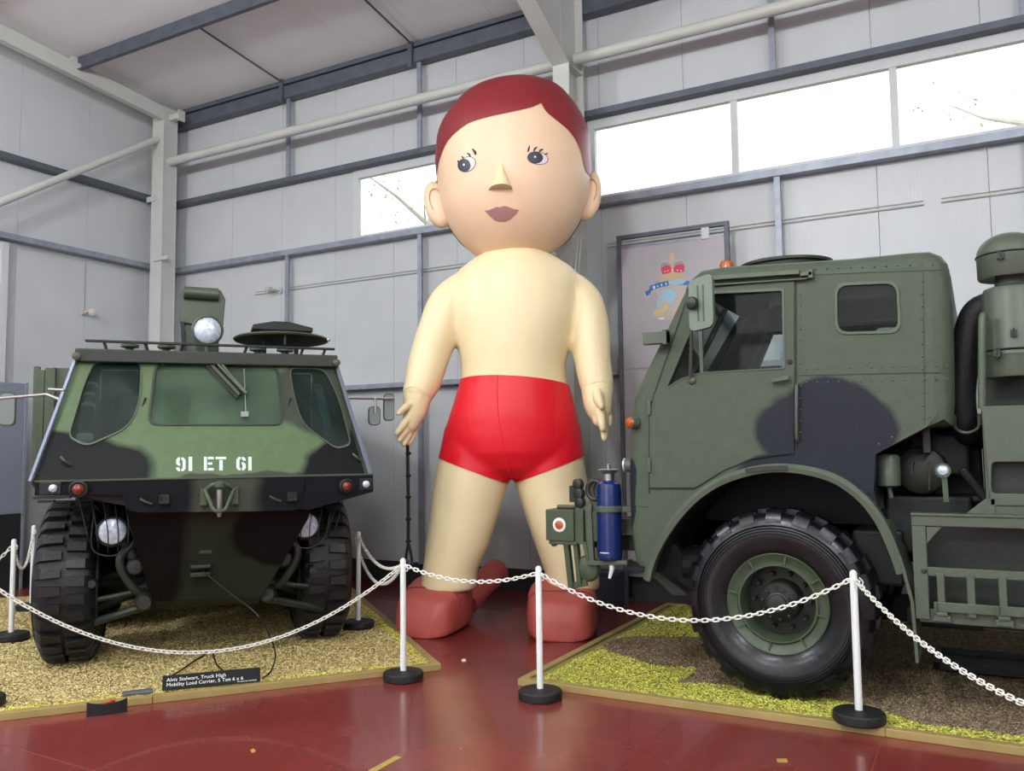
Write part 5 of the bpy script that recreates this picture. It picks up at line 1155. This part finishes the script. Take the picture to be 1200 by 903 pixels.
def strokes(name, ls, m):
    mb = MB()
    for l_, w_ in ls:
        P = smoothpath([(a, b, 0) for a, b in l_], 5); pts = []
        for q in P:
            h, n = hit(q.x, q.y); pts.append(h+n*.004)
        mb.tube(pts, [w_*(.35+.65*sin(pi*min(1, (i+1)/len(pts)))) for i in range(len(pts))], 6)
    return mb.build(name, m, BOY, smooth=True)
strokes('eyelash', [([(537, 190), (536.5, 188.6)], .006), ([(543.5, 186), (542.5, 184.2), (541, 183.5)], .007), ([(551.5, 184), (550, 181), (547.5, 179.3)], .008), ([(538.5, 189.5), (537, 188.5), (536.8, 188)], .006), ([(625.5, 177.5), (626.5, 174.5), (629.5, 172.2)], .009), ([(632, 178.3), (633.2, 176), (636.5, 175)], .008), ([(638.5, 181.5), (640, 180.2), (641.8, 179.8)], .006)], ink)
strokes('eyebrow', [([(557.5, 181.2), (556.5, 178), (553.5, 174.5)], .012), ([(618.3, 178), (619.5, 174.5), (620.3, 170.5)], .008)], ink)
decal('lips', [(567.8, 246.3), (572, 246.5), (577, 244.5), (582, 242.2), (585.5, 242.8), (588, 242), (591.5, 241), (596, 242.3), (602, 244.8), (608.5, 245.8), (604, 251), (598, 257), (592.5, 259.4), (586, 259.8), (580, 258), (574, 253)], lipm)
# nose: three-sided inflated wedge
ht, _ = hit(587, 188); hlft, _ = hit(572.5, 223); hrgt, _ = hit(600.5, 222); hb_, _ = hit(587, 223)
tip = hb_+Vector((0, -.13, .02))
nb = MB(); rows = []
for k in range(9):
    t = k/8; a = ht.lerp(hlft, t)+Vector((0, .02, 0)); b = ht.lerp(hrgt, t)+Vector((0, .02, 0)); c_ = ht.lerp(tip, t**.9)
    row = []
    for j in range(13):
        s = j/12; m_ = (a+b)/2; row.append(m_-(b-a)/2*cos(pi*s)+(c_-m_)*sin(pi*s)**.8 if 0 < j < 12 else (a if j == 0 else b))
    rows.append(row)
nb.grid(rows, closed=False)
k_ = len(nb.v); last = rows[-1]; nb.add(last+[(hlft+hrgt)/2+Vector((0, .02, .01))], [(i, i+1, 13) for i in range(12)])
nb.build('nose', skin, BOY, smooth=60)
# ears
def ear(px, py, rx, ry, tilt, sg, dy):
    c = FP(px, py, dy); mb = MB(); ax = Vector((cos(tilt), 0, sin(tilt))); az = Vector((-sin(tilt), 0, cos(tilt))); rows = []
    for k in range(13):
        t = -pi/2+pi*k/12; rows.append([c+Vector((0, sin(t)*.09, 0))+ax*(rx*max(.02, cos(t)**.6 if cos(t) > 0 else .02)*cos(q))+az*(ry*max(.02, cos(t)**.6 if cos(t) > 0 else .02)*sin(q))*(1+.12*sin(q)) for q in [2*pi*i/32 for i in range(32)]])
    e = mb.grid(rows).build('ear', skin2, BOY, smooth=180)
    rp_ = [c+Vector((0, -.088, 0))+ax*(sg*.03*0+rx*.5*cos(q))+az*(ry*.52*sin(q)+.04) for q in [(-.6+i*.22)*sg+(0 if sg > 0 else pi) for i in range(18)]]
    MB().tube(rp_, .006, 6).build('ear_fold', mat('fold_thread', (205, 150, 110), .6), e, smooth=True)
ear(514, 243, .13, .24, .28, -1, .02); ear(689, 233, .125, .25, -.22, 1, .02)
# shoes
def shoe(cx, cy, yaw, L, W, H, name='shoe'):
    d = Vector((sin(yaw), -cos(yaw), 0)); s_ = Vector((cos(yaw), sin(yaw), 0)); rows = []
    N = 22
    for i in range(N+1):
        t = i/N; x = -L*.42+L*t
        e = (max(0, 1-abs(2*t-1)**10))**(.22)
        w_ = W/2*(.82+.18*sin(pi*t))*max(.55, e); h = (H*(1.0-.30*max(0, (t-.35)/.65)))*max(.5, e)
        c = Vector((cx, cy, 0))+d*x
        rr = []
        for j in range(32):
            q = 2*pi*j/32; cs, sn2 = cos(q), sin(q); pz = h/2+h/2*math.copysign(abs(sn2)**.34, sn2); rr.append(c+s_*(w_*math.copysign(abs(cs)**.34, cs))*(1-.18*max(0, sn2))+Vector((0, 0, max(.004, pz))))
        rows.append(rr)
    o = MB().grid(rows).build(name, shoem, BOY, smooth=80)
    # seam piping round the toe cap
    ii = 15; MB().tube(rows[ii][0:17], .008, 6).build('seam', mat('seam_thread', (110, 40, 38), .6), o, smooth=True)
shl, shr = FP(517, 690), FP(664, 690)
lf_, rf_ = Vector((-.68, -.20, 0)), Vector((.42, -.36, 0))
shoe(FP(513, 715, -.05).x, -.02, -.28, .82, .60, .47)
shoe(FP(659, 715, -.2).x, -.24, -.10, .80, .64, .46)
# inflation sleeve behind the left foot
pA, pB = Vector((-.40, .30, .17)), FP(583, 668, .75)
tb = MB().tube(smoothpath([pA, pA.lerp(pB, .5)+Vector((0, 0, .02)), pB], 6), [.13+.0*i for i in range(13)], 20)
slv = tb.build('inflation_sleeve', shoem, BOY, smooth=50)
# guy lines
MB().tube([FP(683, 258, .3), FP(677, 330, .5)], .006, 6).tube([FP(679, 262, .35), FP(673, 325, .5)], .006, 6).build('guy_line', M['white'], BOY)
# wrist seams
# ============================================================ black knotted tether hanging from the hand
tt = empty('knotted_strap', MI @ FP(479, 664, -.05), ang, label='black knotted strap hanging from the inflatable boy\'s hand at the left', cat='strap')
base = FP(479, 664, -.05)
def TP(px, py): return FP(px, py, -.05)-base
MB().tube([TP(477.5, 512), TP(478, 560), TP(478.5, 600), TP(478.5, 636)], .016, 8).build('strap', M['black_rubber'], tt, smooth=True)
kn = MB()
for py in (531, 557, 582, 608, 634): c = TP(478.5, py); kn.lathe(c, (0, 0, 1), [(.016, -.015), (.032, 0), (.016, .015)], 10)
kn.build('knot', M['black_rubber'], tt, smooth=True)
MB().tube(smoothpath([TP(478.5, 636), TP(476.5, 648), TP(476, 660), TP(480, 664), TP(482.5, 658), TP(481.5, 648), TP(478.5, 636)], 4), .013, 8).build('loop', M['black_rubber'], tt, smooth=True)
MB().lathe(TP(481, 659)+Vector((0, -.01, 0)), (0, 1, 0), [(.02, 0), (.028, .01), (.02, .02)], 12).build('buckle', M['galv_dark'], tt, smooth=True)

# ============================================================ POSTS AND CHAINS
def make_post(loc, lab, h=.80):
    r = empty('barrier_post', loc, random.uniform(-.5, .5), label=lab, cat='barrier post')
    bs = MB().lathe((0, 0, 0), (0, 0, 1), [(.140, 0), (.146, .01), (.146, .05), (.138, .058), (.05, .066), (.03, .066)], 36)
    bo = bs.build('base', M['base_rubber'], r, smooth=30)
    for qx, qy in ((.085, .02), (-.085, -.03)): MB().lathe((qx, qy, .058), (0, 0, 1), [(.014, -.01), (.014, .008), (.008, .009)], 12).build('plug', M['black_metal'], bo, smooth=True)
    MB().lathe((0, 0, .06), (0, 0, 1), [(.0215, 0), (.0215, h-.01), (.018, h), (.008, h+.008)], 20).build('pole', M['post'], r, smooth=30)
    tp = MB(); z = .06+h-.055
    for a in (0, pi/2): tp.tube([(-.038*cos(a), -.038*sin(a), z), (.038*cos(a), .038*sin(a), z)], .004, 6)
    tp.tube(smoothpath([(.022, 0, z-.03), (.045, 0, z-.025), (.05, 0, z), (.03, 0, z+.02)], 3), .004, 6)
    tp.build('chain_hook', M['post'], r, smooth=True)
    return r
def gp(px, py, z): p = onz(px, py, z); p.z = z; return p
pc = gp(472.5, 785, .066); pc2 = gp(633, 806, .066); pr_ = gp(1006.5, 831, .115)
POST = {
 'a': (Vector((pc.x, pc.y, 0)), 'white post on black rubber base, at the corner of the left gravel bed'),
 'b': (Vector((pc2.x, pc2.y, 0)), 'white post on black rubber base, at the corner of the right gravel bed'),
 'c': (Vector((pr_.x, pr_.y, .049)), 'white post on black base standing on the yellow-green gravel'),
 'd': (gp(420, 726, .115)-Vector((0, 0, .066)), 'white post behind the right front tyre of the six-wheeled truck'),
 'e': (gp(13, 740, .115)-Vector((0, 0, .066)), 'white post on the tan gravel at the far left edge'),
 'f': (gp(37, 706, .115)-Vector((0, 0, .066)), 'white post half hidden behind the left front tyre of the six-wheeled truck')}
POST['g'] = (Vector((-5.69, 3.22, .049)), 'white post just outside the left edge holding the low front chain')
POST['h'] = (Vector((.8, 2.95, 0)), 'white post outside the right edge holding the near end of the chain')
for k in POST: make_post(*POST[k])
pg = Vector((-6.0, 2.95, .0)); ph = Vector((.78, 4.80, 0))
link = MB(); lp_ = []
for i in range(12):
    t = 2*pi*i/12; lp_.append(Vector((cos(t)*.011+(.011 if cos(t) > 0 else -.011), sin(t)*.0115, 0)))
lp_.append(lp_[0]); 
rows = []
for i in range(12):
    d = (lp_[i+1]-lp_[i-1 if i else 11]).normalized(); n = Vector((-d.y, d.x, 0)); rows.append([lp_[i]+(n*cos(q)+Vector((0, 0, 1))*sin(q))*.0042 for q in [pi/4+pi/2*j for j in range(4)]])
kq = len(link.v)
for r in rows: link.v += r
for i in range(12):
    for j in range(4): link.f.append((i*4+j, i*4+(j+1) % 4, ((i+1) % 12)*4+(j+1) % 4, ((i+1) % 12)*4+j)); link.m.append(0)
LM = None
def chain(a, b, sag, lab, name='barrier_chain'):
    global LM
    a = Vector(a); b = Vector(b); r = empty(name, (a+b)/2-Vector((0, 0, sag)), label=lab, cat='chain'); rl = r.location.copy()
    N = 400; P = [a.lerp(b, i/N)-Vector((0, 0, 4*sag*(i/N)*(1-i/N))) for i in range(N+1)]
    acc = 0; step = .034; nx = step/2; k = 0
    for i in range(N):
        d = (P[i+1]-P[i]); l = d.length
        while acc+l >= nx:
            t = (nx-acc)/l; p = P[i]+d*t; dn = d.normalized()
            if LM is None: o = link.build('link', M['chain'], r, smooth=60); LM = o.data
            else: o = bpy.data.objects.new('link', LM); COL.objects.link(o); o.parent = r
            side_ = dn.cross(Vector((0, 0, 1))).normalized(); up_ = side_.cross(dn)
            rt = Matrix((dn, side_, up_)).transposed() @ Matrix.Rotation((pi/4 if k % 2 else -pi/4)+.3, 3, 'X')
            o.rotation_euler = rt.to_euler(); o.location = p-rl; nx += step; k += 1
        acc += l
    return r
def tp_(k, dz=-.045): q = POST[k][0]; return Vector((q.x, q.y, q.z+.868+dz))
chain(tp_('a'), Vector((-5.69, 3.22, .85)), .545, 'white chain sagging low in front of the six-wheeled truck')
chain(tp_('a'), tp_('b'), .09, 'white chain stretched across the red floor before the inflatable boy')
chain(tp_('b'), tp_('c'), .28, 'white chain hanging in front of the big front wheel of the right lorry')
chain(tp_('c'), Vector((.8, 2.95, .82)), .25, 'white chain running off the right edge in front of the side rack')
chain(tp_('a'), tp_('d'), .13, 'white chain between the front post and the post behind the right tyre, upper of two')
chain(tp_('a'), Vector((-5.35, 6.55, .78)), .26, 'white chain looping lower behind the right front tyre, lower of two')
chain(tp_('e'), tp_('f'), .30, 'white chain drooping between the two posts at the far left')
chain(tp_('e'), Vector((-7.9, 4.0, .30)), .05, 'white chain hanging down from the far-left post')

# ============================================================ SIGN, BLOCKS, LITTER
p, q = onz(190, 809, .052), onz(305, 798, .052); d = (q-p); L = d.length; d.normalize(); nrm = Vector((d.y, -d.x, 0))
if nrm.dot(-p) < 0: nrm = -nrm
up = (Vector((0, 0, 1))-nrm*.45).normalized(); hgt = (onpl(190, 793, p, nrm).z-.052)*1.05
sg = empty('information_sign', p, 0, label='small black sign with white lettering leaning on the left gravel bed edge', cat='sign')
def sgf(a, b, c=0): return d*a+up*b-nrm*0+(nrm*1.0+Vector((0, 0, .45))).normalized()*c
MB().add([sgf(0, 0), sgf(L, 0), sgf(L, hgt), sgf(0, hgt), sgf(0, 0, .012), sgf(L, 0, .012), sgf(L, hgt, .012), sgf(0, hgt, .012)], [(0, 1, 2, 3), (4, 5, 6, 7), (0, 1, 5, 4), (2, 3, 7, 6), (1, 2, 6, 5), (0, 3, 7, 4)]).build('plate', mat('black_sign_plastic', (8, 9, 14), .5, spec=.2), sg)
tx = MB()
text_mb(tx, 'Alvis Stalwart, Truck High', lambda x, y: sgf(L*.04+x, hgt*.56+y, .0135), hgt*.34, width=L*.60)
text_mb(tx, 'Mobility Load Carrier, 5 Ton 6 x 6', lambda x, y: sgf(L*.04+x, hgt*.22+y, .0135), hgt*.34, width=L*.78)
text_mb(tx, 'Donated by the MoD', lambda x, y: sgf(L*.76+x, hgt*.06+y, .0135), hgt*.14, width=L*.2)
tx.build('lettering', M['white'], sg)
MB().bar(sgf(L*.2, hgt*.8, 0), d*L*.2-nrm*.09+Vector((0, 0, -.01)), .01, .01).bar(sgf(L*.8, hgt*.8, 0), d*L*.8-nrm*.09+Vector((0, 0, -.01)), .01, .01).build('prop', M['black_metal'], sg)
a, b = onz(101, 840, 0), onz(149, 834, 0); d2 = (b-a).normalized(); rz2 = atan2(d2.y, d2.x); LB = (b-a).length; mid = (a+b)/2
bk = empty('door_wedge', mid, rz2, label='black rubber block with red scrap on the red floor against the left kerb', cat='block')
rows = []
for i in range(9):
    t = i/8*2-1; x = t*LB/2; zt2 = .068+.022*t*t; rows.append([(x, -.012+.015*t*t, 0), (x, -.012+.015*t*t, zt2), (x, .04, zt2-.01), (x, .04, 0)])
MB().grid(rows).build('block', M['black_rubber'], bk, smooth=30)
MB().tube(smoothpath([(-.02, .02, .066), (.01, .015, .074), (.03, .02, .076), (.04, .03, .07)], 4), .008, 8).build('red_scrap', mat('red_scrap_plastic', (190, 40, 45), .5), bk, smooth=True)
a = gp(162, 812, .05); tag(MB().box(-.10, .09, -.035, .035, 0, .018).build('slate_slab', mat('grey_slate', (92, 96, 106), .6, var=.15, vs=20), loc=a, bevel=.006), 'small grey slate slab on the edge of the left gravel bed', 'slab').rotation_euler = (0, 0, rz2)
a = gp(1172, 782, .05); dp = MB(); 
pan = rounded([(-.42, -.28), (.6, -.28), (.6, .28), (-.42, .28)], .08, 4); pin = [(p[0]*.93+.005, p[1]*.9) for p in pan]
dp.plate(pan, [pin], lambda x, y, d_: (x, y, .055-d_), .055).plate(pan, [], lambda x, y, d_: (x, y, .012-d_), .012)
tag(dp.build('drip_tray', M['black_metal'], loc=a, bevel=.004), 'black oil drip tray on the brown gravel at the far right', 'tray')
def scrap(name, pts, m, lab, cat):
    P = [onz(*p, 0) for p in pts]; c = sum(P, Vector())/len(P); c.z = 0
    o = MB().plate([(p.x-c.x, p.y-c.y) for p in P], [], lambda a, b, d_: (a, b, .0025-d_), .0024).build(name, m, loc=c); return tag(o, lab, cat)
tape = mat('yellowed_tape', (170, 150, 70), .5, var=.2, vs=30)
scrap('tape_strip', [(431, 903), (442, 903), (471, 887), (463, 886)], tape, 'strip of yellow tape on the red floor at the bottom centre', 'tape')
scrap('paper_scrap', [(293, 879), (297, 877), (300, 880), (296, 882)], tape, 'tiny yellow scrap on the red floor at the lower left', 'scrap')
scrap('paper_scrap', [(910, 889), (922, 889), (923, 893), (911, 893)], tape, 'tiny yellow scrap on the red floor at the lower right', 'scrap')
scrap('paper_scrap', [(541, 772), (546, 772), (546, 775), (541, 775)], M['white'], 'tiny pale scrap on the red floor right of the corner of the left bed', 'scrap')

# ============================================================ TALL BOARD WITH CREST
def W(px, py, Y=8.62): return ony(px, py, Y)
BYD = 8.62
a, b = W(723, 277), W(854, 259); bx0, bx1, bz1 = a.x, b.x, (a.z+b.z)/2
bd = empty('crest_board', ((bx0+bx1)/2, BYD, 0), label='tall grey steel-framed board with a crowned crest, standing behind the right lorry', cat='board')
ox = (bx0+bx1)/2; hw = (bx1-bx0)/2
fr = MB(); 
for sx in (-1, 1): fr.box(sx*hw-(.045 if sx > 0 else 0), sx*hw+(.045 if sx < 0 else 0), -.025, .025, 0, bz1)
fr.box(-hw+.045, hw-.045, -.025, .025, bz1-.045, bz1).box(-hw+.045, hw-.045, -.02, .02, 0.35, .39)
fr.box(-hw, -hw+.045, .025, .20, 0, .03).box(hw-.045, hw, .025, .20, 0, .03)
fr.build('steel_frame', M['galv_dark'], bd, bevel=.003)
zt3 = W(740, 291).z; zj = W(760, 431).z
pmm = mat('grey_board_face', (172, 167, 173), .42, var=.03)
MB().box(-hw+.05, hw-.05, -.012, .012, zj+.006, zt3).build('board_panel', pmm, bd)
MB().box(-hw+.05, hw-.05, -.012, .012, .45, zj-.006).build('board_panel', pmm, bd)
MB().box(-hw+.05, hw-.05, -.016, -.006, zt3, zt3+.03).box(-hw+.05, hw-.05, -.016, .012, zj-.006, zj+.006).build('batten', M['galv'], bd)
c = W(827, 271); MB().box(c.x-ox-.04, c.x-ox+.04, -.03, .0, bz1-.16, bz1-.04).build('clip', M['frame'], bd)
# crest, from outlines in a 722 x 903 sheet over pixels 745..825 x 285..385
def Q(x, y): p = W(745+x*80/722, 285+y*100/903, BYD-.013); return (p.x-ox, p.z)
def crest(nm, polys, col, off):
    pm_ = mat(nm+'_print', col, .5)
    for pl in polys: MB().plate([Q(*p) for p in pl], [], lambda a, b, d: (a, -.0140-off+d, b), .002).build(nm, pm_, CRE)
CRE = MB().plate([Q(*p) for p in ((85, 520), (110, 500), (150, 440), (250, 395), (200, 350), (210, 338), (265, 370), (245, 250), (260, 200), (320, 178), (355, 185), (365, 100), (405, 100), (415, 185), (480, 162), (525, 190), (535, 250), (510, 350), (520, 380), (600, 400), (680, 470), (700, 560), (660, 580), (600, 500), (560, 480), (540, 640), (470, 800), (300, 812), (240, 800), (170, 745), (215, 700), (240, 560), (210, 500), (150, 540), (125, 600), (100, 585))], [], lambda a, b, d: (a, -.0135+d, b), .0015).build('crest_backing', mat('crest_outline_print', (190, 176, 168), .5), bd)
crest('grey_arch', [[(262, 260), (262, 215), (320, 195), (365, 215), (370, 240), (300, 235)], [(405, 240), (408, 210), (470, 180), (515, 205), (520, 240), (450, 225)], [(250, 395), (215, 480), (150, 520), (160, 470), (220, 410)]], (150, 152, 152), .001)
crest('red_cap', [[(265, 262), (310, 235), (360, 235), (382, 260), (380, 305), (330, 320), (280, 328)], [(400, 258), (430, 228), (490, 220), (518, 240), (512, 300), (450, 310), (405, 305)]], (206, 62, 96), .002)
crest('gold_band', [[(272, 340), (380, 325), (505, 318), (495, 358), (385, 362), (280, 385)], [(370, 105), (400, 105), (408, 190), (365, 190)], [(196, 340), (212, 340), (270, 380), (250, 392)]], (204, 180, 128), .002)
crest('pearl', [[(330, 285), (342, 280), (352, 290), (342, 300)], [(300, 292), (312, 287), (320, 298), (308, 306)], [(432, 282), (444, 276), (452, 288), (442, 296)], [(470, 285), (482, 280), (492, 290), (480, 300)], [(378, 265), (392, 262), (396, 320), (380, 320)]], (222, 204, 160), .003)
crest('blue_scroll', [[(95, 515), (140, 492), (150, 448), (250, 415), (345, 398), (350, 445), (250, 470), (165, 500), (155, 530), (118, 562)], [(360, 392), (560, 395), (650, 470), (620, 500), (540, 440), (400, 440)]], (48, 110, 180), .002)
crest('pale_blue_ribbon', [[(350, 400), (460, 380), (540, 395), (500, 430), (430, 445), (360, 432)], [(290, 490), (400, 480), (430, 560), (370, 650), (330, 600), (270, 590), (240, 690), (218, 690), (235, 590), (280, 540)]], (150, 196, 212), .003)
crest('gold_flash', [[(180, 742), (230, 708), (262, 712), (330, 645), (352, 665), (300, 735), (262, 742), (240, 775)]], (214, 190, 128), .004)
crest('white_scroll_mark', [[(182, 455), (205, 448), (208, 478), (185, 486)], [(225, 448), (238, 445), (240, 460), (226, 464)], [(268, 430), (280, 426), (284, 452), (270, 456)], [(312, 422), (330, 418), (330, 438), (314, 440)], [(245, 790), (300, 785), (300, 803), (250, 806)]], (225, 225, 225), .004)

# ============================================================ THINGS BEHIND
PX_ = -10.45
pe = onx(32, 460, PX_); zt4 = onx(10, 448, PX_).z; zd4 = onx(10, 602, PX_).z
pb_ = empty('partition_panel', (PX_, pe.y-.8, 0), 0, label='plain blue-grey partition panel behind the far left post', cat='partition')
MB().box(-.015, .015, -.8, .76, zd4, zt4).build('panel', mat('blue_grey_laminate', (128, 136, 150), .5), pb_, bevel=.004)
MB().box(-.02, .02, -.8, .76, 0, zd4-.004).build('base_panel', mat('dark_laminate', (40, 42, 46), .5), pb_, bevel=.004)
MB().box(-.025, .025, .76, .80, 0, zt4+.01).build('edge_post', M['galv'], pb_, bevel=.004)
p = ony(717, 682, 8.6)
tag(MB().box(-.22, .16, -.15, .1, 0, .32).box(-.23, .17, -.16, .11, .32, .36).build('storage_box', mat('slate_blue_box', (70, 80, 96), .5), loc=(p.x, 8.45, 0), bevel=.01), 'low slate-blue box on the floor behind the blue gas cylinder', 'box')

# repeats share a group
for o in list(bpy.data.objects):
    if o.parent or 'category' not in o.keys(): continue
    gname = {'barrier post': 'white barrier posts', 'chain': 'white barrier chains', 'cable': 'cables on the left gravel', 'tree': 'trees outside the windows', 'sensor': 'wall sensors', 'display bed': 'gravel display beds', 'scrap': 'scraps on the red floor', 'truck': 'army vehicles on display'}.get(o['category'])
    if gname: o['group'] = gname
